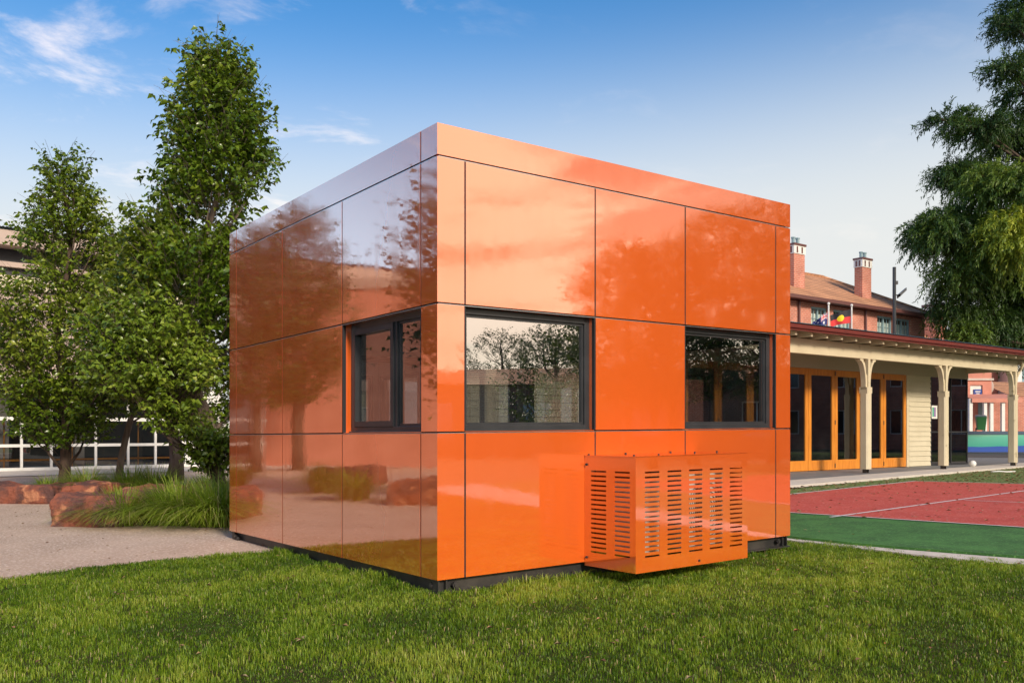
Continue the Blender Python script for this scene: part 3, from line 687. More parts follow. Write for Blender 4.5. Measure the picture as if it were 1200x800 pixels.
# weatherboards
wb0, wb1 = vu(1065,Q), vu(1090,Q)
def boards(x0,x1,yb,z0,z1,bh=.155):
    m_ = MB(); z=z0
    while z < z1-.01:
        zt = min(z+bh,z1)
        m_.add([(x0,yb-.028,z),(x1,yb-.028,z),(x1,yb-.004,zt),(x0,yb-.004,zt),(x0,yb+.03,z),(x1,yb+.03,z),(x1,yb+.03,zt),(x0,yb+.03,zt)],
               [(0,1,2,3),(5,4,7,6),(0,4,5,1),(1,5,6,2),(3,2,6,7),(4,0,3,7)])
        z += bh
    return m_
boards(wb0,wb1,Q,ZSL+.01,3.0).build('weatherboard_wall', M['creamwall'], ver)
boards(left_u,ed[0]-.02,Q,ZSL+.01,3.3).build('weatherboard_wall', M['creamwall'], ver)
m_ = MB(); m_.box(ed[-1]+.0,wb0-.001,Q-.02,Q+.05,ZSL,3.0); m_.build('door_frame', M['cream'], ver)
gx0, gx1 = wb1+.02, vu(1133,Q)
m_ = MB(); m_.quad((gx0,Q,ZSL+.05),(gx1,Q,ZSL+.05),(gx1,Q,3.2),(gx0,Q,3.2)); m_.quad((gx1,Q,ZSL+.05),(gx1,Q+2.2,ZSL+.05),(gx1,Q+2.2,3.2),(gx1,Q,3.2))
m_.build('glass_wall', M['tintglass'], ver)
m_ = MB()
for x in (gx0-.015,vu(1113.5,Q),gx1-.02): m_.box(x,x+.05,Q-.02,Q+.05,ZSL,3.25)
m_.box(gx0,gx1,Q-.015,Q+.04,1.15,1.2); m_.box(gx0,gx1,Q-.02,Q+.05,ZSL,ZSL+.06); m_.box(gx0,gx1,Q-.02,Q+.05,3.2,3.3)
m_.build('glazing_frame', M['charcoal'], ver)
m_ = MB(); x=vu(1091.2,Q); m_.box(x,vu(1098,Q),Q-.012,Q-.006,1.60,2.02,0); m_.box(x+.05,x+.14,Q-.016,Q-.0125,1.66,1.96,1); m_.box(x+.16,x+.25,Q-.016,Q-.0125,1.66,1.96,2)
M['postergreen']=mat('poster_green',(.03,.35,.2)); M['posterpurple']=mat('poster_purple',(.22,.12,.35))
m_.build('notice', [M['white'],M['postergreen'],M['posterpurple']], ver)
# closed volume behind
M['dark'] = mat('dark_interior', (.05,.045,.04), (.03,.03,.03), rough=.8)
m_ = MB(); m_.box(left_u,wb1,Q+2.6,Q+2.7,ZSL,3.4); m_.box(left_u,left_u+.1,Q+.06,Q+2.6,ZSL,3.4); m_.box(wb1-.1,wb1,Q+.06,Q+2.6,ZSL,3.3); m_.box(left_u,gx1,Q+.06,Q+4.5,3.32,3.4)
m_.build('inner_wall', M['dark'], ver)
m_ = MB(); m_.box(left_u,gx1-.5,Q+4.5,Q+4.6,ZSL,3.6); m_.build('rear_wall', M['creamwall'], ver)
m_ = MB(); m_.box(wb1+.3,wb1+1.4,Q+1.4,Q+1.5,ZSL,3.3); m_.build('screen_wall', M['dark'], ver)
m_ = MB(); m_.tube([(end_u+.2,-.2,3.5),(end_u+.22,-.2,3.3),(end_u+.3,-.1,3.16),(end_u+.16,.0,3.02),(end_u+.16,.0,ZSL)],.04,8); m_.build('downpipe', M['cream'], ver, smooth=True)

# small litter by the verandah
X,Y = G(1143,547,.1); bl = MB()
def blob(mb, c, r, sub=2, noise=0, seed=0, squash=(1,1,1), m=0):
    bm = bmesh.new(); bmesh.ops.create_icosphere(bm, subdivisions=sub, radius=1); rr = random.Random(seed)
    vs_ = []
    for v in bm.verts:
        k = 1+noise*(math.sin(v.co.x*5+seed)+math.sin(v.co.y*7+seed*2)+math.sin(v.co.z*6-seed))*.33
        vs_.append((c[0]+v.co.x*r*squash[0]*k, c[1]+v.co.y*r*squash[1]*k, c[2]+v.co.z*r*squash[2]*k))
    mb.add(vs_, [tuple(v.index for v in f.verts) for f in bm.faces], m); bm.free()
blob(bl,(0,0,.10),.10,3); bo = bl.build('ball', [M['white']], smooth=True); bo.location=(X,Y+.15,.10); tag(bo,'small white ball resting on the pale verandah edge','ball')
X,Y = G(1176,553,.06); bl=MB(); bl.tube([(-.35,0,.02),(-.1,.03,.035),(.1,0,.02),(.35,.05,.03)],.02,6); bo=bl.build('white_stick', M['white'], smooth=True); bo.location=(X,Y,.05); tag(bo,'pale stick lying in the leaf-strewn grass','stick')

# ------------------------------------------------------------ two-storey brick building behind
VB = 23.6
cu = uv(1083.5,VB)[0]
bb = thing('brick_building', 'two storey red brick building with hipped tile roof and tall chimneys behind the pavilion', 'building', world(cu,VB), ANG)
ZE = 6.95; BD = 8.0; BL = 24
wins = [(950.5,969.5),(976.5,997),(1028,1046),(1049.7,1067)]
wx = [(uv(a,VB)[0]-cu, uv(b,VB)[0]-cu) for a,b in wins]
WZ0,WZ1 = 4.75,6.72
hs_ = [(a,b,WZ0,WZ1) for a,b in wx]
hs2 = [(-5.9,-4.7,WZ0,WZ1)] 
m_ = MB(); m_.holes('y',0,.25,-BL,0,-.02,ZE-.08,hs_); m_.box(-.25,-.001,.25,BD,-.02,ZE-.08); m_.box(-BL,0,BD,BD+.25,-.02,ZE-.08); m_.box(-BL,-BL+.25,.25,BD,-.02,ZE-.08)
m_.build('wall', M['brick'], bb)
M['darkpane']=glass_mat('house_glass',(.9,.95,.95),1.45)
for a,b in wx:
    m_ = MB(); y0,y1=.08,.16; t=.09
    m_.box(a,a+t,y0,y1,WZ0,WZ1); m_.box(b-t,b,y0,y1,WZ0,WZ1); m_.box(a+t,b-t,y0,y1,WZ1-t,WZ1); m_.box(a+t,b-t,y0,y1,WZ0,WZ0+t); mid=(a+b)/2
    m_.box(mid-.05,mid+.05,y0+.002,y1-.002,WZ0+t,WZ1-t)
    zc_=WZ1-t-.75
    m_.box(a+t,mid-.05,y0+.004,y1-.004,zc_-.03,zc_+.03); m_.box(mid+.05,b-t,y0+.004,y1-.004,zc_-.03,zc_+.03)
    for q in (a+t,mid+.05):
        ww=(mid-.05)-(a+t)
        for f_ in (.5,): m_.box(q+ww*f_-.012,q+ww*f_+.012,y0+.02,y1-.03,WZ0+t,zc_-.03); m_.box(q+ww*f_-.012,q+ww*f_+.012,y0+.02,y1-.03,zc_+.03,WZ1-t)
        m_.box(q,q+ww,y0+.022,y1-.032,WZ0+.7,WZ0+.72); m_.box(q,q+ww,y0+.022,y1-.032,zc_+.33,zc_+.35)
    w_ = m_.build('window', M['bluewin'], bb)
    m_=MB(); m_.quad((a,.13,WZ0),(b,.13,WZ0),(b,.13,WZ1),(a,.13,WZ1)); m_.build('pane', M['darkpane'], w_)
    m_=MB(); m_.box(a+.01,b-.01,.17,.19,WZ0-.1,WZ1-.28); m_.build('blind', M['curtain'], w_)
# downpipes
for px_ in (935,1013):
    x = uv(px_,VB)[0]-cu; m_=MB(); m_.tube([(x,-.08,-.02),(x,-.08,ZE-.1)],.05,8); m_.build('downpipe', M['plum'], bb)
# eaves gutter
m_=MB(); m_.box(-BL-.5,.55,-.55,-.42,ZE-.08,ZE+.07); m_.box(.42,.55,-.42,BD+.6,ZE-.08,ZE+.07); m_.build('gutter', M['plum'], bb)
m_=MB(); m_.box(-BL-.5,.42,-.419,-.002,ZE-.06,ZE-.03); m_.box(.002,.42,-.002,BD+.6,ZE-.06,ZE-.03); m_.build('eaves', M['plum'], bb)
rz=9.25; re=40.9-cu; y0_,y1_=-.5,BD+.75; ym=4.0
m_=MB(); a=(.5,y0_,ZE+.03); b=(.5,y1_,ZE+.03); c=(-BL-.5,y1_,ZE+.03); d_=(-BL-.5,y0_,ZE+.03); r1=(re,ym,rz); r2=(-BL+3,ym,rz)
m_.add([a,b,c,d_,r1,r2],[(3,0,4,5),(0,1,4),(1,2,5,4),(2,3,5)]); 
rf = m_.build('roof', M['tile'], bb)
m_=MB(); m_.tube([r1,r2],.10,6); m_.tube([a,r1],.09,6); m_.tube([b,r1],.09,6); m_.build('ridge_capping', M['tile'], rf)
def chimney(px0, px1, ytop, v, par, base, name='chimney'):
    u0=uv(px0,v)[0]; u1,Yd=uv(px1,v); zt = CH+(HZ-ytop)/F*Yd
    wdt = (u1-u0); x0=u0-cu; x1=u1-cu; y0=v-VB; y1=y0+.42
    m_=MB(); m_.box(x0,x1,y0,y1,base,zt-.46); c_ = m_.build(name, M['brick'], par)
    e=.03
    m_=MB(); m_.box(x0-e,x1+e,y0-e,y1+e,zt-.46,zt-.09); m_.build('render_band', M['white'], c_)
    m_=MB()
    for f_ in (.25,.7):
        xx=x0+wdt*f_; m_.box(xx-.05,xx+.05,y0-e-.012,y0-e-.002,zt-.42,zt-.14); 
    for f_ in (.3,.7):
        yy=y0+(y1-y0)*f_; m_.box(x0-e-.012,x0-e-.002,yy-.05,yy+.05,zt-.42,zt-.14)
    m_.box(x0-.06,x1+.06,y0-.06,y1+.06,zt-.09,zt); m_.build('cap', M['plum'], c_)
    for f_ in (.3,.7):
        k_=MB(); xx=x0+wdt*f_; yy=(y0+y1)/2; k_.tube([(xx,yy,zt),(xx,yy,zt+.28)],.08,8); k_.tube([(xx,yy,zt+.26),(xx,yy,zt+.32)],.10,8); k_.build('chimney_pot', M['bluewin'], c_)
chimney(930.5,943,287,VB+.9,rf,ZE)
chimney(1010.5,1021,303.5,VB+.9,rf,ZE)
# far wing
VB2 = 37
cu2 = uv(1083,VB2)[0]
bw = thing('brick_wing', 'lower red brick wing with tiled hip roof seen between the brick building and the tree', 'building', world(cu2,VB2), ANG)
m_=MB(); m_.box(-6,18,0,8,-.02,7.3); wl=m_.build('wall', M['brick'], bw)
m_=MB(); m_.add([(-6.5,-.5,7.35),(18.5,-.5,7.35),(18.5,8.5,7.35),(-6.5,8.5,7.35),(-1,4,10.2),(14,4,10.2)],[(0,1,5,4),(1,2,5),(2,3,4,5),(3,0,4)]); rf2=m_.build('roof', M['tile'], bw)
m_=MB(); m_.box(-6.5,18.5,-.62,-.5,7.22,7.38); m_.build('gutter', M['white'], bw)
for px_ in (1094,1110,1123):
    x=uv(px_,VB2)[0]-cu2; m_=MB(); t=.1; m_.box(x-.7,x-.6,-.05,-.002,5.2,6.8); m_.box(x+.6,x+.7,-.05,-.002,5.2,6.8); m_.box(x-.6,x+.6,-.05,-.002,6.7,6.8); m_.box(x-.6,x+.6,-.05,-.002,5.2,5.3); m_.box(x-.05,x+.05,-.04,-.002,5.3,6.7)
    w_=m_.build('window', M['bluewin'], bw); m_=MB(); m_.box(x-.6,x+.6,-.012,-.003,5.3,6.7); m_.build('pane', M['curtain'], w_)
x=uv(1104,VB2+1.5)[0]-cu2; m_=MB(); m_.box(x-.7,x+.7,1.5,2.7,7.3,11.0); cm=m_.build('chimney', M['brick'], rf2); m_=MB(); m_.box(x-.74,x+.74,1.46,2.74,11.0,11.7); m_.build('render_band', M['white'], cm); m_=MB(); m_.box(x-.85,x+.85,1.35,2.85,11.7,11.9); m_.build('cap', M['plum'], cm)

# camera pole and flags
X,Z = XZ(1048,313,32.0); X2,_ = XZ(1048,313,32.0)
pl = thing('camera_pole', 'dark slim pole carrying a security camera above the verandah roof', 'pole', (X,32.0,0))
m_=MB(); m_.tube([(0,0,-.02),(0,0,Z)],[.07,.06],10); m_.build('pole', M['charcoal'], pl)
m_=MB(); m_.tube([(.05,0,Z-1.0),(.16,0,Z-1.02)],.02,6); m_.box(.12,.2,-.06,.06,Z-1.06,Z-.98); m_.add([(.12,-.06,-1.12+Z),(.12,.06,-1.12+Z),(.12,.06,-1.0+Z),(.12,-.06,-1.0+Z),(.42,-.06,-.84+Z),(.42,.06,-.84+Z),(.42,.06,-.74+Z),(.42,-.06,-.74+Z)],[(0,1,2,3),(7,6,5,4),(0,4,5,1),(1,5,6,2),(2,6,7,3),(3,7,4,0)]); m_.build('security_camera', M['charcoal'], pl, normals=True)
m_=MB(); m_.box(.05,.12,-.05,.05,Z-.62,Z-.50); m_.build('junction_box', M['charcoal'], pl)
def flagpole(px, ytop, Yd, label):
    X,Z=XZ(px,ytop,Yd); t=thing('flagpole', label,'flagpole',(X,Yd,0),group='flagpoles beside the brick building')
    m_=MB(); m_.tube([(0,0,-.02),(0,0,Z)],[.04,.028],10); m_.build('pole', M['white'], t)
    m_=MB(); blob(m_,(0,0,Z+.04),.055,2); m_.build('finial', M['white'], t, smooth=True)
    return X,Z
M['fblack']=mat('flag_black',(.015,.013,.02),rough=.7); M['fred']=mat('flag_red',(.60,.03,.03),rough=.7); M['fyellow']=mat('flag_yellow',(.80,.62,.02),rough=.7)
M['fnavy']=mat('flag_navy',(.02,.03,.15),rough=.7); M['fwhite']=mat('flag_white',(.72,.72,.74),rough=.7)
def flag(name, label, X, Yd, Z, wd, ht, droop, colour, mats, nx=64, ny=40, curl=.06):
    m_=MB(); vv=[]
    for j in range(ny+1):
        for i in range(nx+1):
            s=i/nx; t=j/ny
            x=-s*wd*.88; y=curl*math.sin(s*9+t*1.5)*(.2+s)
            z=-t*ht - droop*(s**1.4)*(1.15-.35*t) + .02*math.sin(s*8+t*3)*s
            vv.append((x,y,z))
    fs_=[];ms_=[]
    for j in range(ny):
        for i in range(nx):
            a=j*(nx+1)+i; fs_.append((a,a+1,a+nx+2,a+nx+1)); ms_.append(colour((i+.5)/nx,(j+.5)/ny))
    m_.v=vv; m_.f=fs_; m_.m=ms_
    o=m_.build(name, mats, smooth=True); o.location=(X,Yd,Z)
    sol=o.modifiers.new('cloth','SOLIDIFY'); sol.thickness=.003
    return tag(o,label,'flag')
def abor(s,t):
    if ((s-.5)*1.55)**2+(t-.5)**2 < .26**2: return 2
    return 0 if t<.5 else 1
def aus(s,t):
    if s<.5 and t<.5:
        a,b=s/.5,t/.5
        if abs(a-.5)<.06 or abs(b-.5)<.1: return 1
        if abs(a-.5)<.11 or abs(b-.5)<.17: return 2
        if abs(a-b)<.05 or abs(a+b-1)<.05: return 1
        if abs(a-b)<.14 or abs(a+b-1)<.14: return 2
        return 0
    def star(cs,ct,r):
        dx=(s-cs)*1.8; dy=t-ct; d=math.hypot(dx,dy); 
        if d>r: return False
        an=math.atan2(dy,dx); return d < r*(.55+.45*abs(math.cos(3.5*an)))
    for q in ((.25,.75,.16),(.75,.17,.08),(.75,.83,.08),(.63,.45,.08),(.87,.40,.08),(.81,.58,.05)):
        if star(*q): return 2
    return 0
X,Z=flagpole(998,359,33.5,'white flagpole flying the black, red and yellow flag'); flag('aboriginal_flag','black and red flag with a yellow disc hanging from its white pole',X-.04,33.5,Z-.12,.86,.50,.20,abor,[M['fblack'],M['fred'],M['fyellow']])
X,Z=flagpole(971,357,33.0,'white flagpole flying the navy flag'); flag('navy_flag','drooping navy flag with white stars and a red and white canton',X-.04,33.0,Z-.3,.62,.42,.34,aus,[M['fnavy'],M['fred'],M['fwhite']],curl=.12)

# ------------------------------------------------------------ far courtyard on the right
YW=50.0
def wpx(px,Y=YW): return (px-CX)/F*Y
x0,x1=wpx(1105),wpx(1330)
M['mural'] = bpy.data.materials.new('painted_mural'); M['mural'].use_nodes=True
nt=M['mural'].node_tree; N=nt.nodes; L=nt.links; b=N['Principled BSDF']; b.inputs['Roughness'].default_value=.6
tc=N.new('ShaderNodeTexCoord'); sp=N.new('ShaderNodeSeparateXYZ'); L.new(tc.outputs['Object'],sp.inputs[0])
nz=N.new('ShaderNodeTexNoise'); nz.inputs['Scale'].default_value=.35; L.new(tc.outputs['Object'],nz.inputs['Vector'])
ma=N.new('ShaderNodeMath'); ma.operation='MULTIPLY_ADD'; L.new(nz.outputs['Fac'],ma.inputs[0]); ma.inputs[1].default_value=.35; L.new(sp.outputs[2],ma.inputs[2])
cr=N.new('ShaderNodeValToRGB'); e=cr.color_ramp.elements; cr.color_ramp.interpolation='LINEAR'
for _ in range(4): e.new(.5)
for k,(p,c) in enumerate([(0,(.01,.07,.38)),(.395,(.01,.07,.38)),(.40,(.03,.33,.25)),(.8,(.10,.45,.33)),(.93,(.20,.42,.30)),(1,(.03,.07,.14))]): e[k].position=p; e[k].color=(*c,1)
mr=N.new('ShaderNodeMapRange'); mr.inputs[1].default_value=.0; mr.inputs[2].default_value=1.32; L.new(ma.outputs[0],mr.inputs[0]); L.new(mr.outputs[0],cr.inputs['Fac']); L.new(cr.outputs['Color'],b.inputs['Base Color'])
rw=thing('mural_wall','low retaining wall painted in teal and blue bands beyond the verandah','wall',(0,YW,0))
m_=MB(); m_.box(x0,x1,0,.25,-.02,1.02); m_.build('painted_face', M['mural'], rw)
M['navy']=mat('navy_cap',(.05,.09,.15),rough=.5)
m_=MB(); m_.box(x0,x1,-.04,.3,1.021,1.2); m_.build('coping', M['navy'], rw)
sheet('terrace',[(x0,YW+.3),(x1+10,YW+.3),(x1+20,YW+40),(x0-8,YW+40)],1.19,M['concrete'],thick=1.2)
YP=58.0; dz=1.19
pk=thing('pink_building','pink rendered building with a blue sign in its window and a white posted porch','building',(0,YP,dz))
a,b=wpx(1085,YP),wpx(1162,YP); zt=XZ(0,437,YP)[1]-dz+.4
wa,wb_=wpx(1137,YP),wpx(1151.5,YP); wz1=XZ(0,451,YP)[1]-dz; wz0=XZ(0,464.5,YP)[1]-dz
m_=MB(); m_.holes('y',0,.3,a,b,0,zt,[(wa,wb_,wz0,wz1)]); m_.box(b-.3,b-.001,.3,7,0,zt); m_.box(a,b,6.7,7,0,zt); m_.build('wall', M['pinkrender'], pk)
m_=MB(); m_.box(a,b+.1,-.1,.3,XZ(0,444.6,YP)[1]-dz-.05,XZ(0,444.6,YP)[1]-dz+.08); m_.build('cornice', M['conclight'], pk)
m_=MB(); m_.box(wa,wb_,.10,.15,wz0,wz1,0); w_=m_.build('window', M['white'], pk)
M['signblue']=mat('sign_blue',(.01,.05,.28),rough=.4)
sa=wpx(1141.5,YP); m_=MB(); m_.box(sa,wb_-.02,.04,.09,wz0,wz1-.28); sg=m_.build('sign', M['signblue'], pk)
m_=MB(); zz_=wz1-.28
m_.box(sa+.1,wb_-.12,.034,.039,zz_-.17,zz_-.11); m_.box(sa+.15,wb_-.17,.034,.039,zz_-.3,zz_-.25)
m_.tube([( (sa+wb_)/2,.036,wz0+.1),((sa+wb_)/2,.03,wz0+.1)],.07,10); m_.build('lettering', M['white'], sg)
# porch
pz=XZ(0,467,YP-1.5)[1]-dz
m_=MB(); m_.add([(wpx(1120,YP),-2,pz),(wpx(1177,YP),-2,pz),(wpx(1177,YP),-.01,pz+.35),(wpx(1120,YP),-.01,pz+.35)],[(0,1,2,3)]); m_.box(wpx(1120,YP),wpx(1177,YP),-2.05,-2.0,pz-.25,pz); m_.build('porch_roof', M['pinkrender'], pk)
for px_ in (1138.5,1155.5,1163,1176.5):
    x=wpx(px_,YP-2); m_=MB(); m_.box(x-.1,x+.1,-1.95,-1.75,-.0,pz-.01); m_.build('porch_post', M['white'], pk)
m_=MB(); m_.box(wpx(1162.2,YP),wpx(1230,YP),.4,.7,0,pz+.2); m_.build('brick_wall', M['brick'], pk)
m_=MB(); m_.box(wpx(1146,YP),wpx(1152,YP),-.03,-.002,.9,pz-.2,0); w_=m_.build('window', M['bluewin'], pk)
X_=wpx(1163.5,YP+2); m_=MB(); 
sh=thing('rooftop_dish','round pale dish standing on the roof behind the pink building','dish',(X_,YP+3,dz+2.2))
m_=MB(); blob(m_,(0,0,.85),.62,3,squash=(1,.28,1)); m_.build('dish', M['render'], sh, smooth=True); m_=MB(); m_.tube([(0,.1,-.2),(0,.1,.6)],.06,8); m_.tube([(0,-.1,.85),(0,-.6,.9)],.02,6); m_.build('mount', M['concrete'], sh)
lr=thing('brick_annex','low red brick annex with white posts and pink tiled roof at the right edge','building',(wpx(1182,62),62,dz))
m_=MB(); m_.box(0,14,0,6,0,2.3); m_.build('wall', M['brick'], lr); 
m_=MB(); m_.add([(-.5,-2,2.2),(14,-2,2.2),(14,3,3.6),(-.5,3,3.6)],[(0,1,2,3)]); m_.build('roof', M['tile'], lr); m_=MB(); m_.box(-.5,14,-2.1,-2.0,2.0,2.22); m_.build('gutter', M['white'], lr)
for k in range(5): m_=MB(); x=.6+k*1.2; m_.box(x,x+.12,-1.95,-1.8,0,2.0); m_.build('porch_post', M['white'], lr)
wl=thing('white_house','tall white rendered house with a dark framed window beyond the annex','house',(wpx(1192,75),75,0))
m_=MB(); m_.holes('y',0,.3,0,16,0,8.5,[(.4,2.2,4.6,6.4)]); m_.box(0,16,7,7.3,0,8.5); m_.box(0,.3,.3,7,0,8.5); m_.build('wall', M['white'], wl); m_=MB(); m_.box(.4,2.2,.1,.16,4.6,6.4); m_.build('window', M['bluewin'], wl)
m_=MB(); m_.add([(-.5,-.5,8.5),(16.5,-.5,8.5),(16.5,7.8,8.5),(-.5,7.8,8.5),(4,3.6,10.5),(12,3.6,10.5)],[(0,1,5,4),(1,2,5),(2,3,4,5),(3,0,4)]); m_.build('roof', M['tile'], wl)
# wheelie bin
M['bingreen']=mat('bin_green',(.03,.16,.05),rough=.45); M['binlid']=mat('bin_lid',(.10,.16,.15),rough=.4)
Xb=wpx(1149.5,51.2); bn=thing('wheelie_bin','green wheelie bin with grey lid standing on the terrace above the mural wall','bin',(Xb,51.2,1.19),R(-20))
m_=MB(); m_.add([(-.2,-.24,.07),(.2,-.24,.07),(.2,.22,.07),(-.2,.22,.07),(-.27,-.32,.82),(.27,-.32,.82),(.27,.3,.82),(-.27,.3,.82)],[(0,3,2,1),(4,5,6,7),(0,1,5,4),(1,2,6,5),(2,3,7,6),(3,0,4,7)]); m_.build('bin_body', M['bingreen'], bn, bevel=.02)
m_=MB(); m_.add([(-.29,-.34,.825),(.29,-.34,.825),(.29,.34,.825),(-.29,.34,.825),(-.25,-.28,.89),(.25,-.28,.89),(.25,.34,.95),(-.25,.34,.95)],[(0,3,2,1),(4,5,6,7),(0,1,5,4),(1,2,6,5),(2,3,7,6),(3,0,4,7)]); m_.build('lid', M['binlid'], bn, bevel=.015)
for sx in (-.25,.21): m_=MB(); m_.tube([(sx,.22,.1),(sx+.04,.22,.1)],.1,14); m_.build('wheel', M['black_joint'], bn)

# ------------------------------------------------------------ left glazed building
YL=26.5
Lx0=G(0,552.3)[0]; p_a=np.array(G(0,552.3)); p_b=np.array(G(215,546.7)); dl=(p_b-p_a)/np.linalg.norm(p_b-p_a); la=math.atan2(dl[1],dl[0]); nl_=np.array([-dl[1],dl[0]])
def lpx(px):                                   # distance along the left facade where pixel column px meets it
    a=(px-CX)/F; # p_a + t*dl = (aY,Y)
    return (a*p_a[1]-p_a[0])/(dl[0]-a*dl[1])
def lz(px,py):
    t=lpx(px); Y=p_a[1]+t*dl[1]; return CH-(py-HZ)/F*Y
lb=thing('glazed_school_building','beige rendered building with dark louvre bands and white framed ground floor glazing behind the trees','building',(p_a[0],p_a[1],0),la)
tE=lpx(217); tW=-16
z_tr=lz(0,490); z_mid=lz(0,522); z_head=lz(0,448)
m_=MB(); m_.box(tW,tE+.0,.0,.3,z_head,lz(0,339)); m_.build('rendered_wall', M['render'], lb)
m_=MB(); m_.box(tW,tE+1.3,-.15,.3,lz(0,338),lz(0,322)); m_.build('cream_band', M['creamwall'], lb)
m_=MB(); m_.box(tW,tE+1.0,.1,.3,lz(0,321.9),lz(0,290)); m_.build('louvre_backing', M['darklouvre'], lb)
m_=MB(); m_.box(tW,tE+1.2,-.1,.1,lz(0,312),lz(0,306)); m_.build('louvre_rail', M['render'], lb)
m_=MB()
zr=lz(0,290)
t=tW
while t<tE+1.3:
    m_.box(t+.01,min(t+2.4,tE+1.4)-.01,-.6,.3,zr,lz(0,273)); t+=2.4
m_.build('fascia_panel', M['render'], lb)
m_=MB(); xs=[tW+i*.05 for i in range(int((tE+1.5-tW)/.05))]; n=len(xs)
m_.add([(x,-.7,lz(0,270)+(.015 if i%2 else -.015)) for i,x in enumerate(xs)]+[(x,6,lz(0,270)+.5+(.015 if i%2 else -.015)) for i,x in enumerate(xs)],[(i,i+1,n+i+1,n+i) for i in range(n-1)])
m_.build('roof', M['roofmetal'], lb)
m_=MB(); m_.box(tE,tE+1.3,0,.6,0,z_head-.0); m_.build('pier', M['white'], lb)
# glazing
m_=MB()
vert=[lpx(p) for p in (-60,-27,25,60,112,150,182,214)]+[-6,-8.2,-10.4]
for t in vert: m_.box(t-.035,t+.035,-.04,.04,.03,z_head)
segx0,segx1=tW,tE
m_.box(segx0,segx1,-.035,.035,0,.10); m_.box(segx0,segx1,-.045,.045,z_tr-.06,z_tr+.05); m_.box(segx0,segx1,-.037,.037,z_mid-.05,z_mid+.04)
gf=m_.build('glazing_frame', M['white'], lb)
m_=MB(); m_.quad((tW,0.01,.05),(tE,0.01,.05),(tE,0.01,z_head),(tW,0.01,z_head)); m_.build('glazing', M['doorglass'], lb)
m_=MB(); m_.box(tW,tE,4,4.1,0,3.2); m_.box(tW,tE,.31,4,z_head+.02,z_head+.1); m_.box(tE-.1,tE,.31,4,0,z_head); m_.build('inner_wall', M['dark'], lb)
for p in (12,103):
    t=lpx(p); m_=MB(); m_.box(t-.14,t+.14,.9,1.2,0,z_head); m_.build('column', M['render'], lb)
for t in (lpx(9),lpx(90),lpx(168)): m_=MB(); m_.box(t-.02,t+.02,.5,.54,0,z_tr); m_.build('inner_mullion', M['timber'], lb)
m_=MB(); m_.box(tW,tE,.5,.55,.28,.34); m_.build('inner_rail', M['timber'], lb)
def lw_(t,q): p=p_a+dl*t+nl_*q; return (p[0],p[1])
sheet('concrete_apron',[lw_(tW,-3.6),lw_(lpx(215)+5,-3.6),lw_(lpx(215)+7,0.3),lw_(tW,.3)],.012,M['conclight'])
# low white wall to the right of it, seen between trunks
lw2=MB(); lw2.box(0,9,0,.2,0,1.5); lo=lw2.build('garden_wall', M['white']); lo.location=(lw_(lpx(238),.8)[0],lw_(lpx(238),.8)[1],0); lo.rotation_euler=(0,0,la); tag(lo,'pale garden wall to the right of the glazed building behind the tree trunks','wall')

# ------------------------------------------------------------ buildings outside the frame (mirrored in the panels)
def house(name,label,loc,rz,lx,ly,h,rh,m,wn=6):
    t=thing(name,label,'building',loc,rz)
    hs_=[]
    for k in range(wn):
        c=lx*(k+.5)/wn
        for fl in range(int(h//3)): hs_.append((c-.7,c+.7,1+fl*3.1,2.6+fl*3.1))
    m_=MB(); m_.holes('y',0,.25,0,lx,-.05,h,hs_); m_.box(0,.25,.25,ly,-.05,h); m_.box(lx-.25,lx,.25,ly,-.05,h); m_.box(0,lx,ly,ly+.25,-.05,h); m_.build('wall',m,t)
    for (a,b,c,d_) in hs_:
        m_=MB(); m_.box(a,a+.07,.1,.16,c,d_); m_.box(b-.07,b,.1,.16,c,d_); m_.box(a+.07,b-.07,.1,.16,d_-.07,d_); m_.box(a+.07,b-.07,.1,.16,c,c+.07); m_.box((a+b)/2-.03,(a+b)/2+.03,.11,.15,c+.07,d_-.07)
        w_=m_.build('window',M['white'],t); m_=MB(); m_.box(a+.05,b-.05,.12,.13,c+.05,d_-.05); m_.build('pane',M['darkpane2'],w_)
    if rh:
        m_=MB(); o=.5; m_.add([(-o,-o,h),(lx+o,-o,h),(lx+o,ly+o,h),(-o,ly+o,h),(ly/2,ly/2,h+rh),(lx-ly/2,ly/2,h+rh)],[(0,1,5,4),(1,2,5),(2,3,4,5),(3,0,4),(0,3,2,1)]); m_.build('roof',M['tile'],t)
    else:
        m_=MB(); m_.box(-.1,lx+.1,-.1,ly+.3,h,h+.35); m_.build('parapet',M['render'],t)
    return t
M['darkpane2']=mat('dark_window_pane',(.02,.025,.03),rough=.08,spec=.8)
house('long_brick_building','long dark brick school building with a hipped tile roof across the court to the right',(36,-26,0),R(90)+math.pi,0.1,0.1,.1,0,M['brickdark'],0) if False else None
hb=house('long_brick_building','long dark brick school building with a tiled roof across the court to the right',(37,16,0),R(-94),42,9,3.5,1.1,M['brickdark'],8)
hc=house('classroom_block','two storey red brick classroom block with white windows far right of the court',(46,44,0),R(-92),32,9,7.0,2.4,M['brick'],9)
hl=house('rendered_hall','pink rendered hall with a flat parapet to the left of the gravel path',(-23.5,2,0),R(84),24,9,6.0,0,M['pinkrender'],0)

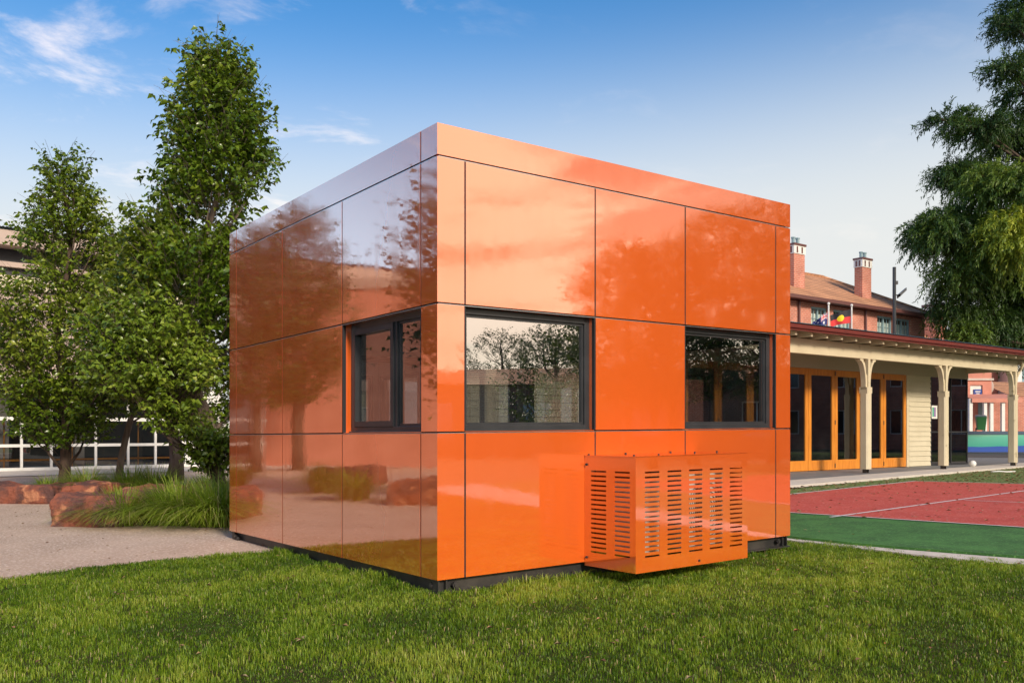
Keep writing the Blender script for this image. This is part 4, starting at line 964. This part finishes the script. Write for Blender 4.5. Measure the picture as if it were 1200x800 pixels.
# ------------------------------------------------------------ rocks
M['rock']=mat('red_sandstone',(.24,.075,.042),(.10,.045,.038),rough=.9,scale=3.0,detail=14,bump=1.0,bscale=9,bdist=.06,spots=(.40,.17,.09),sscale=3.2,sthr=.58,contrast=(.42,.56))
def rock(label, pts, h, seed, loc, tap=.12, flat=.35):
    """pts: outline (ccw) at ground, metres"""
    bm=bmesh.new(); n=len(pts); cxm=sum(p[0] for p in pts)/n; cym=sum(p[1] for p in pts)/n
    r=random.Random(seed)
    lv=[(-.05,1.0),(h*.35,1.03),(h*.75,1.0),(h*.96,.94),(h,.86)]
    ring=[]
    for z,k in lv: ring.append([bm.verts.new((cxm+(x-cxm)*k, cym+(y-cym)*k, z)) for x,y in pts])
    for i in range(len(lv)-1):
        for j in range(n): bm.faces.new((ring[i][j],ring[i][(j+1)%n],ring[i+1][(j+1)%n],ring[i+1][j]))
    c=bm.verts.new((cxm,cym,h*1.02))
    for j in range(n): bm.faces.new((ring[-1][j],ring[-1][(j+1)%n],c))
    bmesh.ops.subdivide_edges(bm,edges=bm.edges[:],cuts=3,use_grid_fill=True)
    from mathutils import noise as mn
    bmesh.ops.recalc_face_normals(bm,faces=bm.faces)
    bm.normal_update()
    for v in bm.verts:
        p=v.co*1.0+Vector((seed*7,0,0))
        dsp=mn.noise(p*1.1)*.10+mn.noise(p*2.6)*.06+mn.noise(p*6)*.022+abs(mn.noise(p*3.7))*-.03
        dsp+= (mn.cell(p*3.1)-.5)*.02
        v.co+=v.normal*dsp*(1 if v.co.z>0 else .3)
    me=bpy.data.meshes.new('boulder'); bm.to_mesh(me); bm.free(); me.materials.append(M['rock'])
    o=bpy.data.objects.new('boulder',me); COL.objects.link(o); o.location=loc
    return tag(o,label,'boulder',group='red boulders edging the gravel path')
def outline(quadpts, per=4, seed=0, j=.05):
    r=random.Random(seed); out=[]
    n=len(quadpts)
    for i in range(n):
        a,b=quadpts[i],quadpts[(i+1)%n]
        for k in range(per): t=k/per; out.append((a[0]+(b[0]-a[0])*t+r.uniform(-j,j),a[1]+(b[1]-a[1])*t+r.uniform(-j,j)))
    return out
f0=G(54,617); f1=G(190,612)
rock('long flat-topped red boulder in front, grass clumps leaning on its right end',outline([(f0[0]+.05,f0[1]+.08),(f0[0]+.9,f0[1]+.0),(f1[0]+.3,f1[1]+.3),(-4.6,14.3),(-5.35,14.35),(f0[0]-.02,f0[1]+.55)],3,3,.06),.40,3,(0,0,0))
b0=G(2,590); b1=G(62,590); b2=G(128,588)
rock('dark red boulder behind the path at the left edge of the picture',outline([(-9.3,14.75),(b1[0]+.05,b1[1]-.0),(b1[0]+.2,b1[1]+1.0),(-9.2,15.7)],3,5,.05),.29,5,(0,0,0))
rock('paler orange-faced boulder behind the front one, before the grass mound',outline([(b1[0]+.12,b1[1]-.1),(b2[0]-.1,b2[1]-.25),(b2[0]+.15,b2[1]+.8),(b1[0]+.35,b1[1]+1.0)],3,8,.05),.31,8,(0,0,0))
rock('boulder beside the path outside the left of the picture',outline([(-9.5,9.2),(-8,8.9),(-7.8,10.2),(-9.3,10.4)],3,9,.05),.40,9,(0,0,0))
rock('low boulder under the plane tree left of the path',outline([(-14,13.0),(-11.6,12.4),(-11.3,13.6),(-13.8,14.2)],3,10,.05),.38,10,(0,0,0))

# ------------------------------------------------------------ tussock clumps
M['tuss']=leaf_mat('tussock_green',[(0,(.09,.16,.010)),(.4,(.19,.29,.018)),(.8,(.32,.41,.04)),(1,(.42,.36,.15))],rough=.5,trans=.3)
def tussock(loc,r,h,n,label,seed,wd=.005,grp='grass clumps beside the boulders'):
    q=np.random.default_rng(seed); az=q.uniform(0,6.28,n); rr=r*.35*np.sqrt(q.uniform(size=n)); bx,by=rr*np.cos(az+q.normal(0,.6,n)),rr*np.sin(az+q.normal(0,.6,n))
    ll=h*q.uniform(.6,1.25,n); out=np.clip(q.uniform(.25,1.6,n),.1,1.5)*r/h
    K=6; dx,dy=np.cos(az),np.sin(az); VV_=np.zeros((n,K+1,2,3))
    for k in range(K+1):
        s=k/K; e=out*ll*(s**1.5); z=ll*(s*1.15-.72*s**2.3*(out*h/r)**.9)
        w_=wd*(1-s**2)*np.ones(n)+.0006
        px=bx+dx*e; py=by+dy*e
        VV_[:,k,0]=np.stack([px-dy*w_,py+dx*w_,np.maximum(z,-.02)],1); VV_[:,k,1]=np.stack([px+dy*w_,py-dx*w_,np.maximum(z,-.02)],1)
    b=np.arange(n)[:,None]*(K+1)*2
    Fs=np.concatenate([b+[2*k,2*k+1,2*k+3,2*k+2] for k in range(K)],1).reshape(-1,4)
    rn=np.clip(q.normal(.45,.2,n),0,.95); rn[q.uniform(size=n)<.08]=1
    o=np_mesh('grass_clump',VV_.reshape(-1,3),Fs,M['tuss'],np.repeat(rn,(K+1)*2)); o.location=loc
    return tag(o,label,'grass clump',grp)
T=[((-5.0,11.45,0),.55,.50,1500,'upright grass clump growing against the front boulder'),
   ((-4.35,11.55,0),.72,.62,2100,'big arching grass clump between the front boulder and the orange cabin'),
   ((-3.75,11.35,0),.70,.66,2100,'arching grass clump nearest the corner of the orange cabin'),
   ((-4.0,12.9,0),.60,.62,1500,'grass clump at the foot of the tall pear tree'),
   ((-4.75,13.6,0),.50,.50,1100,'grass clump behind the right end of the front boulder'),
   ((-7.6,15.9,0),.62,.60,1400,'grass clump at the left of the mound behind the boulders'),
   ((-6.95,16.2,0),.60,.60,1400,'grass clump in the middle of the mound under the left tree'),
   ((-6.35,15.9,0),.62,.62,1400,'grass clump at the right of the mound behind the pale-faced boulder'),
   ((-8.5,16.3,0),.45,.42,900,'small thin grass clump behind the dark red boulder'),
   ((-5.7,16.8,0),.5,.45,1000,'low grass clump in the back row beside the grey trunk'),
   ((-5.2,15.4,0),.4,.35,700,'small grass clump beyond the flat rock top'),
   ((-8.6,11.2,0),.6,.6,900,'grass clump outside the left edge behind the small boulder'),
   ((-10.2,12.6,0),.7,.65,900,'grass clump under the plane tree'),
   ((-11.4,15.5,0),.7,.65,900,'grass clump by the path left of the picture')]
for k,(l,r_,h_,n_,lab) in enumerate(T): tussock(l,r_,h_,n_,lab,100+k)

# ------------------------------------------------------------ trees
def leaves_mesh(pos, dirs, L_, W_, q, droop=.5):
    """pos (n,3), dirs (n,3) unit; folded, arched leaf of four triangles"""
    n=len(pos); up=np.array([0,0,1.0]); side=np.cross(dirs,up); sl=np.linalg.norm(side,axis=1,keepdims=True); side=np.where(sl>1e-3,side/np.maximum(sl,1e-3),[1,0,0])
    roll=q.normal(0,.7,n)[:,None]; nrm=np.cross(side,dirs); side2=side*np.cos(roll)+nrm*np.sin(roll); nrm2=nrm*np.cos(roll)-side*np.sin(roll)
    l=(L_*q.uniform(.5,1.4,n))[:,None]; w_=(W_*q.uniform(.75,1.2,n))[:,None]
    base=pos; mid=pos+dirs*l*.5+nrm2*l*.10; tip=pos+dirs*l-nrm2*l*.14*droop*2
    lft=mid+side2*w_*.5+nrm2*w_*.18-dirs*l*.04; rgt=mid-side2*w_*.5+nrm2*w_*.18-dirs*l*.04
    Vt=np.stack([base,lft,tip,rgt,mid],1).reshape(-1,3); b=np.arange(n)[:,None]*5
    Fs=np.concatenate([b+[0,4,1],b+[1,4,2],b+[0,3,4],b+[3,2,4]],1).reshape(-1,3)
    return Vt,Fs
def vnoise(p,s,seed):
    r=np.random.default_rng(seed); o=np.zeros(len(p))
    for k in range(10):
        d_=r.normal(size=3); d_/=np.linalg.norm(d_); o+=np.sin(p@d_*s*r.uniform(.6,1.8)+r.uniform(0,6.28))
    return o/10**.5
def pear_tree(name,label,base,prof,ntw,leafL,seed,mleaf,mbark,trunk_r=.09,group=None,per=13,extra=(),trunk_lean=(0,0),clear=0.0,thr=-.55,twlen=.42,second=None):
    """prof: list of (z, radius, centre-x-offset)"""
    q=np.random.default_rng(seed); t=thing(name,label,'tree',base,0,group)
    zs=np.array([p[0] for p in prof]); rs=np.array([p[1] for p in prof]); ox=np.array([p[2] for p in prof])
    z=q.uniform(zs[0],zs[-1],ntw*4); rad=np.interp(z,zs,rs); keep=q.uniform(size=len(z))<(rad/rs.max())**1.15+.05; z=z[keep][:ntw]; rad=rad[keep][:ntw]
    n=len(z); az=q.uniform(0,6.28,n)
    lob=1+.16*np.sin(az*3+z*2.3+seed)+.13*np.sin(az*5-z*4.1)
    f=np.power(q.uniform(size=n),.42)
    cxo=np.interp(z,zs,ox); p=np.stack([cxo+rad*lob*f*np.cos(az), rad*lob*f*np.sin(az), z],1)
    for (ex,ey,ez,er,en) in extra:
        s=q.normal(size=(en,3)); s/=np.linalg.norm(s,axis=1,keepdims=True); s*=er*np.power(q.uniform(size=(en,1)),.4); s[:,2]*=.8
        p=np.concatenate([p,np.array([ex,ey,ez])+s]); az=np.concatenate([az,np.arctan2(s[:,1],s[:,0])]); f=np.concatenate([f,np.full(en,.8)])
    k=vnoise(p,3.2,seed)>thr-1.6*np.clip((p[:,2]/zs[-1]-.72)/.2,0,1); p=p[k]; az=az[k]; f=f[k]; n=len(p)
    out=np.stack([np.cos(az),np.sin(az),np.zeros(n)],1)
    d_=out*q.uniform(.25,.75,n)[:,None]+np.array([0,0,1])*q.uniform(.35,1.0,n)[:,None]+q.normal(0,.22,(n,3)); d_/=np.linalg.norm(d_,axis=1,keepdims=True)
    tl=twlen*q.uniform(.6,1.3,n)
    P=[];D=[];RN=[]
    tone=np.clip(.42+.16*vnoise(p,1.6,seed+5),.05,.85)
    for j in range(per):
        s=(j+.3)/per; bend=np.array([0,0,-1])*(.22*s*s)
        pt=p+d_*(tl*s)[:,None]+out*(tl*.15*s*s)[:,None]+bend*tl[:,None]
        a2=q.uniform(0,6.28,n); lat=np.stack([np.cos(a2),np.sin(a2),np.full(n,-.25)],1)+d_*.35+np.array([0,0,-.55])*q.uniform(.2,1.3,n)[:,None]; lat/=np.linalg.norm(lat,axis=1,keepdims=True)
        P.append(pt+lat*.015); D.append(lat); RN.append(np.clip(tone+q.normal(0,.14,n)+.12*s,0,1))
    P=np.concatenate(P);D=np.concatenate(D);RN=np.concatenate(RN)
    Vt,Fs=leaves_mesh(P,D,leafL,leafL*.62,q)
    np_mesh('crown',Vt,Fs,mleaf,np.repeat(RN,5),parent=t)
    # wood
    m_=MB(); H=zs[-1]; steps=10
    axis=[(np.interp(H*i/steps*.96,zs,ox)*min(1,i/3)+.05*math.sin(i*1.3+seed)*(i>0)+trunk_lean[0]*i/steps, .05*math.cos(i*1.7+seed)*(i>0)+trunk_lean[1]*i/steps, H*i/steps*.96) for i in range(steps+1)]
    axis[0]=(axis[0][0],axis[0][1],-.05)
    m_.tube(axis,[trunk_r*(1.25 if i==0 else 1)*(1-i/steps)**.8+.008 for i in range(steps+1)],9)
    rr=random.Random(seed)
    for k in range(26):
        h0=rr.uniform(max(clear,zs[0]*.8),H*.85); i=h0/(H*.96)*steps; i0=int(i); fr_=i-i0; a=Vector(axis[i0]).lerp(Vector(axis[min(i0+1,steps)]),fr_)
        an=rr.uniform(0,6.28); z1=min(H*.97,h0+rr.uniform(.6,1.6)); R_=np.interp(z1,zs,rs)*rr.uniform(.6,.95); cxx=np.interp(z1,zs,ox)
        e=Vector((cxx+R_*math.cos(an),R_*math.sin(an),z1)); mid=a.lerp(e,.5)+Vector((math.cos(an)*.08,math.sin(an)*.08,-.08))
        r0=trunk_r*.38*(1-h0/H)+.006; m_.tube([a,mid,e],[r0,r0*.6,r0*.2],6)
    idx=rr.sample(range(n),min(n,1400))
    for i in idx:
        a=Vector(p[i]); e=a+Vector(d_[i])*tl[i]; b0=a-Vector(out[i])*.15-Vector((0,0,.12)); m_.tube([b0,a,e],[.007,.005,.002],3,cap=False)
    m_.build('trunk',mbark,t,smooth=True)
    return t
M['pear']=leaf_mat('pear_leaf',[(0,(.030,.070,.005)),(.4,(.085,.150,.010)),(.75,(.17,.24,.018)),(1,(.30,.34,.05))],rough=.28,trans=.25,spec=.6)
M['pear2']=leaf_mat('lime_pear_leaf',[(0,(.06,.11,.010)),(.4,(.13,.21,.018)),(.75,(.22,.30,.03)),(1,(.36,.38,.06))],rough=.30,trans=.25,spec=.6)
Y1=18.0; k1=Y1/F
pear_tree('pear_tree','dark green pyramidal pear tree at the far left in front of the glazed building',((75-600)*k1,Y1,0),
  [(.45,.25,0),(.9,.55,0.05),(1.6,.95,0),(2.4,1.28,-.05),(3.3,1.15,-.1),(4.2,.95,0),(4.8,.80,.1),(5.3,.55,.12),(5.9,.42,.1),(6.4,.26,.0),(6.75,.08,0)],2300,.105,5,M['pear'],M['barkdark'],trunk_r=.10,thr=-.4,twlen=.48)
Y2=15.5; k2=Y2/F
pear_tree('pear_tree','tallest pear tree with a narrow pointed crown rising beside the orange cabin',((258-600)*k2,Y2,0),
  [(1.3,.3,-.1),(1.75,.95,-.55),(2.4,1.30,-.7),(3.2,1.2,-.5),(4.0,1.2,-.35),(4.6,1.05,-.25),(5.1,.8,.0),(5.7,.72,-.0),(6.4,.60,-.0),(7.1,.44,-.02),(7.55,.27,-.05),(7.85,.05,-.12)],3600,.115,9,M['pear'],M['bark'],trunk_r=.11,thr=-.35,twlen=.5,
  extra=((.75,.0,4.35,.45,70),(.75,.1,5.0,.32,35)))
pear_tree('pear_tree','bright lime green low pear sapling arching left in front of the tallest pear tree',((245-600)*14.2/F,14.2,0),
  [(.5,.2,.1),(1.0,.28,.1),(1.45,.6,-.5),(2.0,.80,-.75),(2.5,.62,-.8),(2.9,.35,-.85),(3.2,.1,-.9)],900,.105,12,M['pear2'],M['barkdark'],trunk_r=.06,thr=-.6,extra=((-1.55,0,2.15,.32,60),(-1.25,0,2.5,.3,45),(.1,-.1,1.1,.5,90)))
pear_tree('pear_tree','slim young pear tree with a small spire of leaves between the two large ones',((138-600)*19/F,19,0),
  [(1.6,.55,.3),(2.6,.95,.4),(3.6,.85,.3),(4.3,.55,.15),(4.9,.35,.05),(5.5,.12,0)],950,.11,15,M['pear'],M['bark'],trunk_r=.07,thr=-.6)
pear_tree('pear_tree','grey trunked small tree standing on the concrete apron before the glazing',((205-600)*21.5/F,21.5,0),
  [(1.75,.5,0),(2.3,1.0,0),(3.2,1.1,0),(4.0,.9,0),(4.8,.5,0),(5.3,.1,0)],1100,.09,19,M['pear'],M['bark'],trunk_r=.17,clear=1.5)

# big feathery tree on the right, layered drooping sprays
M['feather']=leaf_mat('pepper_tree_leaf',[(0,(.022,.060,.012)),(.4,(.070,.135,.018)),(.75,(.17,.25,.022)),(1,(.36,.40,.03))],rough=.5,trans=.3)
def feathery(name,label,base,clumps,seed,mleaf,mbark,dens=1.0,leafL=.10,leafW=.022,group=None,trunk_r=.45,H=None,spl=.6):
    q=np.random.default_rng(seed); t=thing(name,label,'tree',base,0,group); P=[];D=[];RN=[]; m_=MB(); rr=random.Random(seed)
    B=Vector(base); H=H or max(c[2] for c in clumps)
    m_.tube([(0,0,-.05),(.1,.05,H*.2),(-.1,.1,H*.45),(.05,0,H*.75),(0,0,H*.95)],[trunk_r*1.2,trunk_r,trunk_r*.75,trunk_r*.4,.05],10)
    for ci,(cx,cy,cz,rx,rz,tone) in enumerate(clumps):
        dr_=.2 if rz/rx<.56 else (.4 if rz/rx<.75 else .55)
        c=np.array([cx,cy,cz]); a=Vector((0,0,max(1.5,min(cz*.75,cz-1.0)))); e=Vector(c); m_.tube([a,a.lerp(e,.5)+Vector((0,0,.35)),e],[trunk_r*.28,trunk_r*.16,.03],6)
        ns=int(dens*150*(rx*rz)**.8*.72)
        s=q.normal(size=(ns,3)); s/=np.linalg.norm(s,axis=1,keepdims=True); s*=np.power(q.uniform(size=(ns,1)),.38); p=c+s*np.array([rx,rx,rz])
        k=vnoise(p,2.6/max(rx,.5)*1.2,seed+ci)>-.9; p=p[k]; s=s[k]; ns=len(p)
        o_=s.copy(); o_[:,2]*=.4; o_+=q.normal(0,.35,o_.shape); o_/=np.linalg.norm(o_,axis=1,keepdims=True)
        tl=spl*q.uniform(.5,1.3,ns); per=26
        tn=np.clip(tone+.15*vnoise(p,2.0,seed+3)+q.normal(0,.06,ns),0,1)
        for j in range(per):
            u_=(j+.5)/per; pt=p+o_*(tl*u_*.75)[:,None]+np.array([0,0,-1])*(tl*u_**1.7*dr_)[:,None]
            dr=o_*.6+np.array([0,0,-1])*(.05+(1.25*u_+.1)*dr_)+q.normal(0,.42,(ns,3)); dr/=np.linalg.norm(dr,axis=1,keepdims=True)
            P.append(pt+q.normal(0,.02,pt.shape)); D.append(dr); RN.append(np.clip(tn+q.normal(0,.08,ns),0,1))
        for i in rr.sample(range(ns),min(ns,40)):
            a_=Vector(c).lerp(Vector(p[i]),.3); m_.tube([a_,Vector(p[i]),Vector(p[i])+Vector(o_[i])*.3],[.02,.012,.004],4,cap=False)
    P=np.concatenate(P);D=np.concatenate(D);RN=np.concatenate(RN); Vt,Fs=leaves_mesh(P,D,leafL,leafW,q)
    np_mesh('crown',Vt,Fs,mleaf,np.repeat(RN,5),parent=t); m_.build('trunk',mbark,t,smooth=True)
    return t
YT=43.0; TX=(1262-600)/F*YT
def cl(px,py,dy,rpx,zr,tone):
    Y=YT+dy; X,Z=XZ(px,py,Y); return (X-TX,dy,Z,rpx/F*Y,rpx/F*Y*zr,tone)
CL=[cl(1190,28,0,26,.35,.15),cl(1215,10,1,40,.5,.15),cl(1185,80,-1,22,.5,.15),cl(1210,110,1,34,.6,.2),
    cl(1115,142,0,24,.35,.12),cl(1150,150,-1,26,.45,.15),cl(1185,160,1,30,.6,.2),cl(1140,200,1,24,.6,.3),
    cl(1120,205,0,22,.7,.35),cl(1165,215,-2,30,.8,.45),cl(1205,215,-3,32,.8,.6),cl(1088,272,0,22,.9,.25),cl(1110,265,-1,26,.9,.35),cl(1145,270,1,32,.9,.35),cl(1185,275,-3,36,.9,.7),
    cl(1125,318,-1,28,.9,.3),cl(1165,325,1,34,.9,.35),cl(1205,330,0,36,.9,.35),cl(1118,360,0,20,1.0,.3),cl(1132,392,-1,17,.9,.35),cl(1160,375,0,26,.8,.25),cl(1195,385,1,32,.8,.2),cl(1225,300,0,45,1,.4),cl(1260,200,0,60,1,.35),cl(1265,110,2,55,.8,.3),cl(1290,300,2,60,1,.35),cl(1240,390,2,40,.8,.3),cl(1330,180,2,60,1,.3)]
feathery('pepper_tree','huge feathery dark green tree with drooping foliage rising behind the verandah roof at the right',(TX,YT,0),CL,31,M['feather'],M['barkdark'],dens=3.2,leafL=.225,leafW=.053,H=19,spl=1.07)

# trees outside the frame, mirrored in the panels and glass
def mirror(px,D,n):
    v=np.array([(px-CX)/F*D,D]); d0=float(np.dot(v-P0,n)); r=v-2*d0*n; return r
nR=np.array([.598,-.8015]); nL=np.array([-.8015,-.598])
M['off']=leaf_mat('broad_tree_leaf',[(0,(.02,.045,.008)),(.5,(.05,.09,.015)),(1,(.12,.16,.03))],rough=.4,trans=.25)
def round_tree(label,pos,H,Rr,seed,ntw=1300,leaf=.125,low=.25,name='plane_tree'):
    prof=[(H*low,Rr*.55,0),(H*(low+.15),Rr*.9,0),(H*.6,Rr,0.1),(H*.78,Rr*.8,0),(H*.92,Rr*.45,-.1),(H,Rr*.1,0)]
    return pear_tree(name,label,(pos[0],pos[1],0),prof,ntw,leaf,seed,M['off'],M['barkdark'],trunk_r=.2,thr=-.35,per=10,twlen=.7,clear=H*low)
RT=[(735,30,7.4,2.2),(785,33,8.2,2.5),(845,32,9.0,2.7),(905,34,10.2,3.0),(975,33,10.5,3.2),(1050,36,10,3.2)]
for k,(px_,D_,H_,R_) in enumerate(RT):
    round_tree(['round leafy tree beyond the court, nearest the lawn of the far row','second leafy tree of the row beyond the court','third leafy tree of the row beyond the court','tall leafy tree in the middle of the row beyond the court','tall leafy tree near the end of the row beyond the court','last leafy tree of the row beyond the court'][k],mirror(px_,D_,nR),H_,R_,40+k,2300)
for k,(px_,D_,H_,R_) in enumerate([(590,58,7.8,3.0),(640,60,8.2,3.2),(655,52,6.2,2.2)]):
    round_tree(['broad tree behind the long brick building','broader tree behind the long brick building beside another','low bushy tree in front of the long brick building'][k],mirror(px_,D_,nR) if k<2 else mirror(px_,38,nR),H_ if k<2 else 5.2,R_,50+k,1000,low=.12)
LT=[(350,27,7.9,1.45),(300,26,7.1,1.5),(385,32,6.6,.9),(575,15.5,6.2,1.35)]
for k,(px_,D_,H_,R_) in enumerate(LT):
    round_tree(['tall street tree in front of the pink hall','shorter street tree in front of the pink hall','slender street tree beside the pink hall','plane tree close to the lawn left of the camera'][k],mirror(px_,D_,nL),H_,R_,60+k,1700,leaf=.11)
